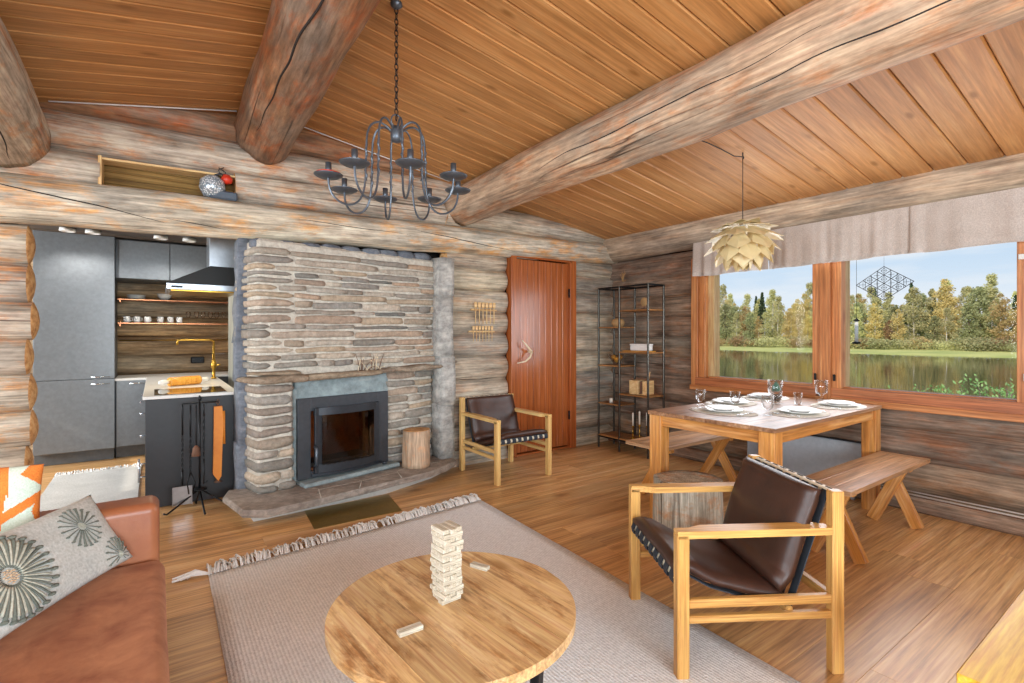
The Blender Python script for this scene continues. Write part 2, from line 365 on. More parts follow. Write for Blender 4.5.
    def lathe(s, prof, seg=24, c=(0, 0, 0), mi=0, smooth=True, R=None, cap=True):
        vs = []; gs = []; fs = []; n = len(prof)
        for r, z in prof:
            for k in range(seg):
                a = 2*PI*k/seg; vs.append(Vector((max(r, 1e-5)*math.cos(a), max(r, 1e-5)*math.sin(a), z)))
        gs = [tuple(v) for v in vs]
        for i in range(n-1):
            for k in range(seg): fs.append([i*seg+k, i*seg+(k+1) % seg, (i+1)*seg+(k+1) % seg, (i+1)*seg+k])
        if cap: fs += [list(range(seg))[::-1], [(n-1)*seg+k for k in range(seg)]]
        if R is not None: vs = [R @ v for v in vs]
        c = Vector(c); s.add([v+c for v in vs], fs, gs, mi, smooth)
    def log(s, p0, p1, r0, r1, seg=28, step=.12, amp=.012, seed=0, mi=0, cmi=1, squash=1.0, dome=0.0):
        p0 = Vector(p0); p1 = Vector(p1); d = p1-p0; L = d.length; t = d.normalized()
        u = t.cross(Vector((0, 0, 1)))
        if u.length < .1: u = Vector((1, 0, 0))
        u.normalize(); w = u.cross(t); n = max(2, int(L/step)); vs = []; gs = []; fs = []; q = seed*7.31
        def ring(l, rr, k):
            a = 2*PI*k/seg; ca, sa = math.cos(a), math.sin(a)
            nn = noise.noise(Vector((l*.9+q, ca*1.3, sa*1.3+q)))*amp*1.4+noise.noise(Vector((l*3+q, ca*3, sa*3)))*amp*.5
            R_ = rr+nn
            return p0+t*l+u*ca*R_*squash+w*sa*R_, (l+q, ca*R_, sa*R_)
        for i in range(n+1):
            l = L*i/n; rr = r0+(r1-r0)*i/n
            for k in range(seg):
                v, g = ring(l, rr, k); vs.append(v); gs.append(g)
        for i in range(n):
            for k in range(seg): fs.append([i*seg+k, i*seg+(k+1) % seg, (i+1)*seg+(k+1) % seg, (i+1)*seg+k])
        mis = [mi]*len(fs); sms = [True]*len(fs)
        for end in (0, 1):
            prev = [end*n*seg+k for k in range(seg)]
            ctr = sum((vs[i] for i in prev), Vector())/seg
            sign = 1 if end else -1
            for fr in (.8, .5, .2):
                cur = []
                for k in range(seg):
                    o = vs[end*n*seg+k]; g = gs[end*n*seg+k]
                    cur.append(len(vs)); vs.append(ctr+(o-ctr)*fr+t*sign*dome*(1-fr*fr)); gs.append((g[0], g[1]*fr, g[2]*fr))
                for k in range(seg): fs.append([prev[k], prev[(k+1) % seg], cur[(k+1) % seg], cur[k]]); mis.append(cmi); sms.append(dome > 0)
                prev = cur
            fs.append(prev); mis.append(cmi); sms.append(dome > 0)
        s.add(vs, fs, gs, mis, sms)
    def stone(s, c, size, R=None, amp=.012, mi=0, nx=None, q_=1.0, seed=0):
        sx, sy, sz = size; nx = nx or max(2, min(10, int(sx/.05))); ny = 2; nz = 3
        bm = bmesh.new(); bmesh.ops.create_cube(bm, size=1)
        ex = [e for e in bm.edges if abs(e.verts[0].co.x-e.verts[1].co.x) > .5]; bmesh.ops.subdivide_edges(bm, edges=ex, cuts=nx, use_grid_fill=True)
        ez = [e for e in bm.edges if abs(e.verts[0].co.z-e.verts[1].co.z) > .3]; bmesh.ops.subdivide_edges(bm, edges=ez, cuts=nz-1, use_grid_fill=True)
        ey = [e for e in bm.edges if abs(e.verts[0].co.y-e.verts[1].co.y) > .3]; bmesh.ops.subdivide_edges(bm, edges=ey, cuts=ny-1, use_grid_fill=True)
        vs = []
        for v in bm.verts:
            x, y, z = v.co*2
            ex_ = 1-max(0, abs(x)-(1-.5*min(1, sz/sx)))*.35
            px = x; pz = z*(1-.26*q_*abs(x)**12)*(1-.10*q_*abs(y)**3); py = y*(1-.16*q_*abs(z)**3)*(1-.2*q_*abs(x)**12); px = x*(1-.05*q_*abs(z)**2)
            p = Vector((px*sx/2, py*sy/2, pz*sz/2))
            q = Vector((p.x*6+seed*3.1, p.y*6, p.z*14+seed))
            p += Vector((noise.noise(q)*amp*1.2, noise.noise(q+Vector((9, 0, 0)))*amp, noise.noise(q*.8+Vector((0, 17, 0)))*amp*.9))
            vs.append(p)
        fs = [[v.index for v in f.verts] for f in bm.faces]; gs = [tuple(v) for v in vs]; bm.free()
        if R is not None: vs = [R @ v for v in vs]
        c = Vector(c); s.add([v+c for v in vs], fs, gs, mi, True)
    def poly(s, pts, z0, z1, mi=0, amp=0, seed=0, b=.01):
        # irregular slab from a plan outline, slightly chamfered top edge
        n = len(pts); P = [Vector((p[0], p[1], 0)) for p in pts]; ctr = sum(P, Vector())/n
        vs = []
        for z, k in ((z0, .985), (z0+(z1-z0)*.35, 1.0), (z1-b, .995), (z1, .985)):
            for i, p in enumerate(P):
                o = ctr+(p-ctr)*k; nn = Vector(noise.noise_vector(Vector((o.x*5, o.y*5, z*20+seed))))*amp
                vs.append(Vector((o.x+nn.x, o.y+nn.y, z+nn.z*.3)))
        fs = []
        for r in range(3):
            for i in range(n): fs.append([r*n+i, r*n+(i+1) % n, (r+1)*n+(i+1) % n, (r+1)*n+i])
        fs += [list(range(n))[::-1], [3*n+i for i in range(n)]]
        s.add(vs, fs, [tuple(v) for v in vs], mi, False)
    def quad(s, a, b, c, d, mi=0): s.add([a, b, c, d], [[0, 1, 2, 3]], [tuple(x) for x in (a, b, c, d)], mi, False)
    def build(s, name, mats, parent=None, kind=None, recalc=True, loc=None):
        me = bpy.data.meshes.new(name); me.from_pydata([tuple(v) for v in s.v], [], s.f)
        if not isinstance(mats, (list, tuple)): mats = [mats]
        for m in mats: me.materials.append(M[m] if isinstance(m, str) else m)
        me.polygons.foreach_set('material_index', s.mi); me.polygons.foreach_set('use_smooth', s.sm)
        at = me.attributes.new('gco', 'FLOAT_VECTOR', 'POINT'); at.data.foreach_set('vector', [c for g in s.g for c in g])
        if recalc:
            bm = bmesh.new(); bm.from_mesh(me); bmesh.ops.recalc_face_normals(bm, faces=bm.faces[:]); bm.to_mesh(me); bm.free()
        me.update(); o = bpy.data.objects.new(name, me); COL.objects.link(o)
        if parent: o.parent = parent
        if kind: o['kind'] = kind
        if loc: o.location = loc
        return o

def tag(o, label, cat=None, group=None, kind=None):
    o['label'] = label
    if cat: o['category'] = cat
    if group: o['group'] = group
    if kind: o['kind'] = kind
    return o
def thing(name, label, cat, loc=(0, 0, 0), rz=0, group=None):
    o = bpy.data.objects.new(name, None); COL.objects.link(o); o.empty_display_size = .1
    o.location = loc; o.rotation_euler = (0, 0, rz); return tag(o, label, cat, group)
KIDS = {}
def copy_tree(o, parent=None):
    c = o.copy(); COL.objects.link(c)
    if parent: c.parent = parent
    for ch in [x for x in bpy.data.objects if x.parent == o]: copy_tree(ch, c)
    return c

# ------------------------------------------------------------------ the shell
def cz(x): return 3.03-.157*(x-.71) if x > .71 else 3.03+.19*(x-.71)
YW = 4.42      # mean face line of the fireplace wall
XW = 4.60      # window wall

# floor
mb = MB(); y = -2.6; r_ = 0
while y < 7.4:
    w = .2
    x0, x1 = -3.3, 4.9
    x = x0-rnd.random()*1.5
    while x < x1:
        L = 1.2+rnd.random()*1.3; a = max(x, x0); b = min(x+L, x1)
        if b > a+.02: mb.box(((a+b)/2, y+w/2, -.01), (b-a-.0006, w-.0006, .02), b=.0008)
        x += L
    y += w
mb.build('floor', 'floor', kind='structure')
mb = MB(); mb.box((.8, 2.4, -.05), (8.4, 10.2, .05), b=0); mb.build('floor.001', 'dark_gap', kind='structure')

# ceiling boards run down the slopes
mb = MB()
def slope(xa, xb, pitch, ya, yb):
    y = ya
    while y < yb:
        x0, x1 = xa, xb; z0, z1 = cz(x0+1e-6), cz(x1-1e-6); L = math.hypot(x1-x0, z1-z0); ang = math.atan2(z1-z0, x1-x0)
        n = 1
        mb.box(((x0+x1)/2-math.sin(ang)*.011, y+pitch/2, (z0+z1)/2+math.cos(ang)*.011), (L, pitch-.003, .022), Matrix.Rotation(-ang, 4, 'Y'), b=.009)
        y += pitch
slope(-3.4, .71, .14, -2.6, 4.6); slope(.71, 2.45, .14, -2.6, 4.6); slope(2.45, 4.95, .18, -2.6, 4.6)
mb.build('ceiling', 'ceil', kind='structure')
mb = MB()
for xa, xb in ((-3.4, .71), (.71, 4.95)):
    z0, z1 = cz(xa+1e-6), cz(xb-1e-6); L = math.hypot(xb-xa, z1-z0); ang = math.atan2(z1-z0, xb-xa)
    mb.box(((xa+xb)/2, 1, (z0+z1)/2+.06), (L, 7.3, .06), Matrix.Rotation(-ang, 4, 'Y'), b=0)
mb.build('ceiling.001', 'ceil_back', kind='structure')

# fireplace wall: logs left of the kitchen opening, right of the fireplace, tie log and gable logs
mb = MB()
zc = [(.0, .12), (.245, .125), (.475, .118), (.70, .115), (.93, .118), (1.16, .118), (1.39, .12), (1.635, .13), (1.875, .125)]
for i, (z, r) in enumerate(zc):
    mb.log((-3.3, YW+.06, z), (-.66+.015*math.sin(i*2.3), YW+.06, z), r*1.04, r*1.02, seed=i+1, squash=.8, dome=.03, amp=.01)
zr = [(.03, .125), (.265, .122), (.495, .12), (.725, .12), (.955, .125), (1.19, .12), (1.42, .12), (1.65, .12), (1.87, .115), (2.06, .10)]
for i, (z, r) in enumerate(zr):
    mb.log((2.34, YW+.06, z), (3.05, YW+.06, z+.005), r*1.05, r*1.02, seed=i+20, mi=2, dome=.04, squash=.75, amp=.012)
    mb.log((4.0, YW+.06, z+.03), (4.75, YW+.06, z+.03), r*1.05, r*1.03, seed=i+40, mi=2, dome=.04, squash=.75, amp=.014)
# niche-side logs, gable
mb.log((-3.3, YW+.02, 2.40), (-.30, YW+.02, 2.40), .125, .12, seed=61, dome=0)
mb.log((.50, YW+.02, 2.43), (2.6, YW+.02, 2.50), .125, .12, seed=62, dome=0)
mb.log((2.3, YW+.02, 2.50), (4.8, YW+.02, 2.495), .135, .125, seed=63, mi=2)
mb.log((-3.3, YW+.04, 2.61), (3.0, YW+.04, 2.69), .145, .13, seed=64)
mb.log((-1.2, YW+.03, 2.86), (2.6, YW+.03, 2.92), .125, .12, seed=65, mi=3)
mb.build('wall_back', ['log', 'end', 'log_back', 'log_red'], kind='structure')
mb = MB()
mb.box((-2.03, YW+.12, 1.0), (2.6, .05, 2.1), b=0); mb.box((2.95, YW+.36, 1.3), (4.1, .05, 2.8), b=0)
mb.box((.8, YW+.22, 2.82), (8.0, .05, .72), b=0); mb.box((3.5, YW+.16, 2.4), (2.2, .05, .4), b=0)
mb.build('wall_back.001', 'dark_gap', kind='structure')
# tie log
mb = MB(); mb.log((-3.3, YW-.06, 2.07), (4.75, YW-.02, 2.30), .170, .118, seed=71, amp=.014, step=.1)
mb.build('wall_back.002', ['log', 'end'], kind='structure')
# niche back boards
mb = MB()
for i in range(7): mb.box((.1, YW+.10, 2.26+.04*i), (.86, .02, .039), b=.003)
mb.box((-.30, YW+.01, 2.38), (.02, .2, .24), mi=1); mb.box((.10, YW-.0, 2.495), (.8, .14, .016), R=Matrix.Rotation(-.02, 4, 'Y'), mi=1)
mb.build('trim_1', ['brownboard', 'lightwood'], kind='structure')

# window wall
mb = MB()
WZ0, WZ1, WY0, WY1 = .80, 2.10, .55, 3.20
zz = [.0, .235, .47, .70]
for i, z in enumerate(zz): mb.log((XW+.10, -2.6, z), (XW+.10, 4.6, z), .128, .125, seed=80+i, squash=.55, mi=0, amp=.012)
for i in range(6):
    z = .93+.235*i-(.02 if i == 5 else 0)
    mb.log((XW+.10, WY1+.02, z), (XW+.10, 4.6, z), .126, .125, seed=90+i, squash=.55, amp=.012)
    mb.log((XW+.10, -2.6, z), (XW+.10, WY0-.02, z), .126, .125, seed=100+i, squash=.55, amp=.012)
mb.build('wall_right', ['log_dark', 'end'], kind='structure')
mb = MB(); mb.box((XW+.16, 1.0, .37), (.06, 7.4, .82), b=0); mb.box((XW+.16, 3.92, 1.5), (.06, 1.40, 1.5), b=0); mb.box((XW+.16, -1.05, 1.5), (.06, 3.1, 1.5), b=0); mb.box((XW+.16, 1, 2.42), (.06, 7.4, .6), b=0)
mb.build('wall_right.001', 'dark_gap', kind='structure')

# purlins
def purlin(name, p0, p1, r0, r1, mats, seed, amp=.02):
    mb = MB(); mb.log(p0, p1, r0, r1, seg=40, step=.09, amp=amp, seed=seed); return mb.build(name, mats, kind='structure')
purlin('ceiling_beam', (.70, 4.30, 2.85), (.50, -1.5, 2.82), .212, .15, ['log_red', 'end'], 3)
purlin('ceiling_beam.001', (-.735, 4.34, 2.545), (-.70, -1.5, 2.55), .205, .19, ['log', 'end'], 5)
purlin('ceiling_beam.002', (2.46, 4.36, 2.57), (2.42, -1.6, 2.60), .185, .195, ['log_purlin', 'end'], 8)
purlin('ceiling_beam.003', (4.60, 4.60, 2.385), (4.62, -2.6, 2.365), .185, .18, ['log_eave', 'end'], 9, .01)

# drying cracks that run along the big logs
def log_point(p0, p1, r0, r1, seed, amp, l, a):
    p0 = Vector(p0); p1 = Vector(p1); d = p1-p0; L = d.length; t = d.normalized(); u = t.cross(Vector((0, 0, 1))).normalized(); w = u.cross(t); q = seed*7.31; ca, sa = math.cos(a), math.sin(a)
    R_ = r0+(r1-r0)*l/L+noise.noise(Vector((l*.9+q, ca*1.3, sa*1.3+q)))*amp*1.4+noise.noise(Vector((l*3+q, ca*3, sa*3)))*amp*.5
    return p0+t*l+u*ca*(R_-.001)+w*sa*(R_-.001)
def crack(p0, p1, r0, r1, seed, amp, l0, l1, a0, a1, wd=.004):
    n = int((l1-l0)/.04); pts = []; rs = []
    for i in range(n+1):
        f = i/n; l = l0+(l1-l0)*f; a = math.radians(a0+(a1-a0)*f)+noise.noise(Vector((l*2.5, seed, 0)))*.12
        pts.append(log_point(p0, p1, r0, r1, seed, amp, l, a)); rs.append(wd*(.25+.75*math.sin(PI*min(1, max(0, f)))))
    mb.tube(pts, wd, 6, rs=rs, smooth=True)
mb = MB(); T0, T1 = (-3.3, YW-.06, 2.07), (4.75, YW-.02, 2.30)
crack(T0, T1, .170, .118, 71, .014, 2.35, 3.35, 35, -32, .0045); crack(T0, T1, .170, .118, 71, .014, 3.35, 3.75, -20, -42, .003)
crack(T0, T1, .170, .118, 71, .014, 5.15, 6.35, 22, -38, .004); crack(T0, T1, .170, .118, 71, .014, 4.2, 5.2, 12, -8, .003)
crack((.70, 4.30, 2.85), (.50, -1.5, 2.82), .212, .15, 3, .02, .5, 3.2, -52, -74, .006)
crack((-.735, 4.34, 2.545), (-.70, -1.5, 2.55), .205, .19, 5, .02, .1, 1.2, -100, -120, .004)
crack((2.46, 4.36, 2.57), (2.42, -1.6, 2.60), .185, .195, 8, .02, 1.4, 3.4, -20, -8, .004); crack((2.46, 4.36, 2.57), (2.42, -1.6, 2.60), .185, .195, 8, .02, 2.9, 4.4, -40, -34, .004)
mb.build('trim_3', 'dark_gap', kind='structure')

# other walls, behind the camera, with unseen windows for the fill lamps
mb = MB()
for i in range(11):
    z = .0+.235*i
    if .8 < z < 2.0:
        for a, b in ((-3.3, -2.2), (1.9, 4.8)): mb.log((a, -2.7, z), (b, -2.7, z), .128, .126, seed=120+i, squash=.6, seg=20, step=.4)
    else: mb.log((-3.3, -2.7, z), (4.8, -2.7, z), .128, .126, seed=120+i, squash=.6, seg=20, step=.4)
mb.build('wall_front', ['log', 'end'], kind='structure')
mb = MB()
for i in range(10):
    z = .0+.235*i
    if .8 < z < 2.0:
        for a, b in ((-2.6, -1.6), (2.2, 7.4)): mb.log((-3.3, a, z), (-3.3, b, z), .128, .126, seed=140+i, squash=.6, seg=20, step=.4)
    else: mb.log((-3.3, -2.6, z), (-3.3, 7.4, z), .128, .126, seed=140+i, squash=.6, seg=20, step=.4)
mb.build('wall_left', ['log', 'end'], kind='structure')

def window_frame(o, p0, p1, z0, z1, axis, w=.09):
    m = MB()
    if axis == 'x':   # frame in the XZ plane at y=p0[1]
        y = p0[1]; xa, xb = p0[0], p1[0]
        for x in (xa, (xa+xb)/2, xb): m.box((x, y, (z0+z1)/2), (w, .12, z1-z0))
        for z in (z0, z1): m.box(((xa+xb)/2, y, z), (xb-xa+w, .12, w))
    else:
        x = p0[0]; ya, yb = p0[1], p1[1]
        for y in (ya, (ya+yb)/2, yb): m.box((x, y, (z0+z1)/2), (.12, w, z1-z0))
        for z in (z0, z1): m.box((x, (ya+yb)/2, z), (.12, yb-ya+w, w))
    return m.build(o, 'pine', kind='structure')
window_frame('window_3', (-2.2, -2.62), (1.9, -2.62), .86, 1.98, 'x')
window_frame('added_window_4', (-3.2, -1.6), (-3.2, 2.2), .86, 1.98, 'y')  # unseen window, added to hold the left fill lamp

# kitchen shell
mb = MB()
for i in range(10):
    z = .05+.225*i
    mb.log((-3.3, 7.43, z), (.98, 7.43, z), .118, .116, seed=160+i, squash=.9, mi=0, step=.12, amp=.012)
    if 1: mb.log((1.0, 6.68, z), (1.0, 7.7, z), .118, .116, seed=180+i, mi=0, cmi=1, dome=.04, squash=.9)
mb.build('wall_kitchen_back', ['log_kitchen', 'end'], kind='structure')
mb = MB()
mb.box((.72, 5.70, 1.2), (.06, 1.9, 2.4), mi=0, b=.004); mb.box((.66, 4.72, 1.2), (.09, .22, 2.4), b=.004); mb.box((1.1, 7.2, 1.2), (.1, 1.6, 2.4))
mb.build('wall_kitchen_right', ['greyboard'], kind='structure')
mb = MB(); mb.box((-1.1, 6.02, 2.36), (4.5, 3.0, .05), b=0)
for i in range(5): mb.log((-3.3, 4.85+.62*i, 2.42), (1.0, 4.85+.62*i, 2.42), .1, .1, seed=200+i, seg=16, step=.4, squash=1)
mb.build('ceiling_kitchen', ['darkceil', 'end'], kind='structure')
# thin white cable along the gable top
mb = MB(); mb.tube([(-.55, 4.30, cz(-.55)-.012), (.50, 4.29, cz(.5)-.01)], .005); mb.tube([(.95, 4.29, cz(.95)-.012), (2.3, 4.29, cz(2.3)-.012)], .005)
mb.build('trim_2', 'whitepaint', kind='structure')
# baseboard with cable on the window wall
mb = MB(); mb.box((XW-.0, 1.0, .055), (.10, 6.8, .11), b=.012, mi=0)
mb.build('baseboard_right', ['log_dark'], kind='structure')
cab = MB(); cab.tube([(XW-.045, -2, .125), (XW-.045, 1.55, .125)], .007); cab.tube([(XW-.035, -2, .145), (XW-.035, 1.55, .145)], .005); cab.tube([(XW-.04, 1.55, .13), (XW-.04, 1.60, .16), (XW-.03, 1.62, .20)], .012)
tag(cab.build('power_cable', 'whitepaint'), 'thin white cable running along the top of the skirting under the window', 'cable')

# ------------------------------------------------------------------ the big window
XF = XW-.03
mb = MB()
mb.box((XF, 3.165, 1.42), (.07, .075, 1.34), mi=0); mb.box((XF+.03, 3.09, 1.44), (.08, .07, 1.26), mi=0); mb.box((XF+.09, 3.02, 1.44), (.10, .07, 1.22), mi=2)
mb.box((XF-.005, 2.60, .765), (.09, 1.22, .05), mi=0); mb.box((XF+.0, 2.57, .83), (.085, 1.16, .08), mi=1); mb.box((XF+.06, 2.5, .872), (.10, 1.05, .02), mi=0)
mb.box((XF+.03, 2.57, 2.05), (.085, 1.2, .12), mi=0)
mb.box((XF+.01, 1.985, 1.42), (.09, .07, 1.20), mi=0)
w1 = mb.build('window_1', ['pine', 'pine_red', 'lightwood'], kind='structure')
mb = MB(); mb.box((XF+.07, 2.50, 1.44), (.006, 1.0, 1.18), b=0); mb.build('window_pane', 'pane', w1)
mb = MB(); mb.box((XF-.05, 1.99, .95), (.012, .018, .05)); mb.box((XF-.055, 1.99, .97), (.02, .012, .02)); mb.build('window_latch', 'black_metal', w1)
mb = MB()
mb.box((XF-.01, 1.91, 1.42), (.10, .078, 1.34), mi=0); mb.box((XF+.01, 1.835, 1.42), (.09, .07, 1.20), mi=0); mb.box((XF+.09, 1.806, 1.44), (.09, .012, 1.2), mi=2)
mb.box((XF-.005, 1.23, .765), (.09, 1.54, .05), mi=0); mb.box((XF+.0, 1.25, .825), (.085, 1.36, .085), mi=1); mb.box((XF+.06, 1.3, .866), (.10, 1.1, .02), mi=0)
mb.box((XF+.03, 1.25, 2.05), (.085, 1.4, .12), mi=0); mb.box((XF+.01, .735, 1.42), (.09, .09, 1.3), mi=0); mb.box((XF-.01, .585, 1.42), (.10, .19, 1.34), mi=0)
w2 = mb.build('window_2', ['pine', 'pine_red', 'lightwood'], kind='structure')
mb = MB(); mb.box((XF+.07, 1.29, 1.44), (.006, 1.06, 1.18), b=0); mb.build('window_pane', 'pane', w2)
mb = MB(); mb.box((XF-.05, 1.845, .95), (.012, .018, .05)); mb.box((XF-.055, 1.845, .97), (.02, .012, .02)); mb.build('window_latch', 'black_metal', w2)
mb = MB(); mb.box((XF-.05, .755, 1.80), (.02, .03, .035)); mb.box((XF-.05, .735, 1.03), (.02, .022, .05)); mb.build('window_hinge', 'whitepaint', w2)

# valance: gathered linen panels hung under the eave log
def valance(name, y0, y1, label, ph):
    mb = MB(); n = int((y1-y0)/.012); vs = []; fs = []; gs = []; rows = 7
    for i in range(n+1):
        y = y0+(y1-y0)*i/n; f = noise.noise(Vector((y*6+ph, 0, ph)))*.045+noise.noise(Vector((y*15+ph, 3, 0)))*.026
        zb = 1.885+noise.noise(Vector((y*4, ph, 5)))*.012
        for j in range(rows+1):
            z = 2.225+(zb-2.225)*j/rows; k = (j/rows)**.7
            for sgn in (0, 1): vs.append((4.43+f*(.3+.9*k)+sgn*.003, y, z)); gs.append((y, z, 0))
    R = (rows+1)*2
    for i in range(n):
        for j in range(rows):
            for sgn in (0, 1):
                a = i*R+j*2+sgn; fs.append([a, a+2, a+R+2, a+R] if sgn else [a, a+R, a+R+2, a+2])
        a = i*R+rows*2; fs.append([a, a+R, a+R+1, a+1])
    for e in (0, n):
        for j in range(rows): a = e*R+j*2; fs.append([a, a+1, a+3, a+2])
    mb.add(vs, fs, gs, 0, True); return tag(mb.build(name, 'valance'), label, 'curtain', 'valance panels over the window')
valance('valance', 2.34, 3.10, 'short taupe linen valance behind the cream layered lamp, panel next to the corner', 1)
valance('valance', 1.30, 2.34, 'short taupe linen valance panel over the middle post of the window', 2.7)
valance('valance', .2, 1.315, 'short taupe linen valance panel over the wire diamond ornament side, running to the picture edge', 4.1)

# wire diamond ornament in the right pane
mb = MB(); X0 = 4.50; cy = 1.494; cz_ = 1.69
def P(a, b): return (X0, cy-a, cz_+b)
W_, H_ = .185, .128
n = 5
for k in range(n):
    f = -1+2*k/(n-1)
    a0 = Vector((0, H_)); 
    for sg in (1, -1):
        p = Vector((-W_, 0)).lerp(Vector((0, H_*sg)), k/(n-1)); q = Vector((0, -H_*sg)).lerp(Vector((W_, 0)), k/(n-1))
        mb.tube([P(*p), P(*q)], .0028, 5)
for i in range(4):
    for j in range(4):
        u = (i+.5)/4; v = (j+.5)/4
        c = Vector((-W_, 0))+Vector((W_, H_))*u+Vector((W_, -H_))*v; s_ = .02
        mb.tube([P(c.x-s_, c.y), P(c.x+s_, c.y)], .0015, 5); mb.tube([P(c.x, c.y-s_), P(c.x, c.y+s_)], .0015, 5)
        if (i+j) % 2: mb.tube([P(c.x-s_, c.y), P(c.x, c.y+s_), P(c.x+s_, c.y), P(c.x, c.y-s_), P(c.x-s_, c.y)], .0015, 5)
for k in range(-4, 5):
    y_ = k*W_/4.5; h_ = H_*(1-abs(y_)/W_); mb.tube([P(y_, -h_), P(y_, h_)], .0018, 5)
mb.tube([P(0, H_), P(0, .22)], .0008, 4)
tag(mb.build('wire_ornament', 'wire'), 'black wire diamond lattice ornament hanging in front of the window pane', 'ornament')

# ------------------------------------------------------------------ door_1
d = MB(); X0, X1, YD = 3.07, 3.99, 4.33
d.box((X0+.035, YD, 1.1), (.07, .10, 2.20)); d.box((X1-.045, YD, 1.1), (.09, .10, 2.20)); d.box(((X0+X1)/2, YD, 2.165), (X1-X0-.14, .10, .07)); d.box(((X0+X1)/2, YD+.02, .01), (X1-X0-.14, .1, .02))
d1 = d.build('door_1', 'door', kind='structure')
mb = MB(); n = 9
for i in range(n): w = (X1-X0-.16)/n; mb.box((X0+.07+w*(i+.5), YD+.01, 1.075), (w-.001, .035, 2.09), b=.005)
mb.build('door_leaf', 'door', d1)
d1.location.y = .07
mb = MB()
for z in (1.78, .38): mb.tube([(X1-.10, YD-.035, z-.05), (X1-.10, YD-.035, z+.05)], .009)
mb.build('door_hinge', 'black_metal', d1)
mb = MB(); mb.tube([(3.20, 4.27, 1.245), (3.24, 4.245, 1.19), (3.30, 4.25, 1.135), (3.325, 4.26, 1.12)], .01, rs=[.004, .009, .011, .011]); mb.tube([(3.325, 4.26, 1.125), (3.29, 4.25, 1.06), (3.23, 4.245, 1.02), (3.13, 4.265, 1.0)], .01, rs=[.011, .011, .009, .004]); mb.tube([(3.31, 4.26, 1.12), (3.315, 4.325, 1.12)], .012)
tag(mb.build('door_handle', 'horn', d1), 'pale forked antler handle')

# ------------------------------------------------------------------ kitchen
kit = MB()
tall = thing('tall_cabinet', 'tall grey fitted cabinet reaching the kitchen ceiling beside the log wall', 'cabinet', (0, 0, 0))
mb = MB(); mb.box((-.66, 7.0, 1.22), (.62, .60, 2.20)); mb.box((-.66, 7.03, .06), (.62, .55, .12)); mb.build('body', 'cab_edge', tall)
mb = MB(); mb.box((-.655, 6.69, .485), (.625, .02, .72)); a = mb.build('door', 'cab', tall)
mb = MB(); mb.tube([(-.53, 6.655, .80), (-.38, 6.655, .80)], .006); mb.tube([(-.52, 6.655, .80), (-.52, 6.68, .80)], .005); mb.tube([(-.39, 6.655, .80), (-.39, 6.68, .80)], .005); mb.build('handle', 'chrome', a)
mb = MB(); mb.box((-.655, 6.69, 1.585), (.625, .02, 1.47)); a = mb.build('door', 'cab', tall)
mb = MB(); mb.tube([(-.53, 6.655, .87), (-.38, 6.655, .87)], .006); mb.tube([(-.52, 6.655, .87), (-.52, 6.68, .87)], .005); mb.tube([(-.39, 6.655, .87), (-.39, 6.68, .87)], .005); mb.build('handle', 'chrome', a)
low = thing('base_cabinet', 'grey base cabinet under the open shelves at the back of the kitchen', 'cabinet')
mb = MB(); mb.box((.25, 7.0, .466), (1.18, .56, .70)); mb.box((.25, 7.03, .06), (1.18, .50, .12)); mb.build('body', 'cab_edge', low)
mb = MB(); mb.box((-.10, 6.70, .475), (.46, .02, .69)); a = mb.build('door', 'cab', low)
mb = MB(); mb.tube([(-.22, 6.665, .79), (-.07, 6.665, .79)], .006); mb.tube([(-.21, 6.665, .79), (-.21, 6.69, .79)], .005); mb.tube([(-.08, 6.665, .79), (-.08, 6.69, .79)], .005); mb.build('handle', 'chrome', a)
upp = thing('wall_cabinet', 'grey wall cabinet above the open shelves, left of the extractor hood', 'cabinet')
mb = MB(); mb.box((.27, 7.02, 2.105), (1.22, .60, .41)); mb.build('body', 'cab_edge', upp)
for x in (-.09, .36, .74): mb = MB(); mb.box((x, 6.71, 2.10), (.44 if x < .7 else .3, .02, .40)); mb.build('door', 'cab', upp)
# counter: L-shaped top
ct = thing('worktop', 'pale L-shaped kitchen worktop on grey cabinets', 'worktop')
mb = MB(); mb.box((.24, 5.66, .83), (.63, 2.08, .024), b=.003); mb.box((.25, 6.98, .83), (1.19, .58, .024), b=.003); mb.build('top', 'counter', ct)
mb = MB(); mb.box((.235, 4.92, .8435), (.48, .50, .005), b=.001); mb.build('hob', 'black_glass', ct)
pen = thing('peninsula_cabinet', 'black-sided peninsula cabinet facing the living room, tools hanging in front', 'cabinet')
mb = MB(); mb.box((.25, 5.66, .455), (.58, 1.96, .72), mi=0); mb.box((.24, 4.655, .4085), (.60, .03, .815), mi=1); mb.box((.27, 5.66, .06), (.50, 1.9, .12), mi=0); mb.build('body', ['cab_edge', 'black_panel'], pen)
for k in range(3):
    mb = MB(); mb.box((-.05, 4.98+.62*k, .47), (.02, .60, .69)); a = mb.build('door', 'cab', pen)
    mb = MB(); y = 4.76+.62*k; mb.tube([(-.10, y, .18 if k == 0 else .72), (-.10, y+(.0 if k == 0 else .14), .36 if k == 0 else .72)], .007)
    for q in ((.22, .32) if k == 0 else ()): mb.tube([(-.10, y, q), (-.06, y, q)], .005)
    mb.build('handle', 'chrome', a)
mb = MB()
for z in (.70, .53): mb = MB(); mb.lathe([(0, 0), (.012, .003), (.014, .012), (.008, .02), (.006, .035)], 12, (-.095, 4.78, z), R=Matrix.Rotation(PI/2, 4, 'Y')); mb.build('knob', 'chrome', pen)
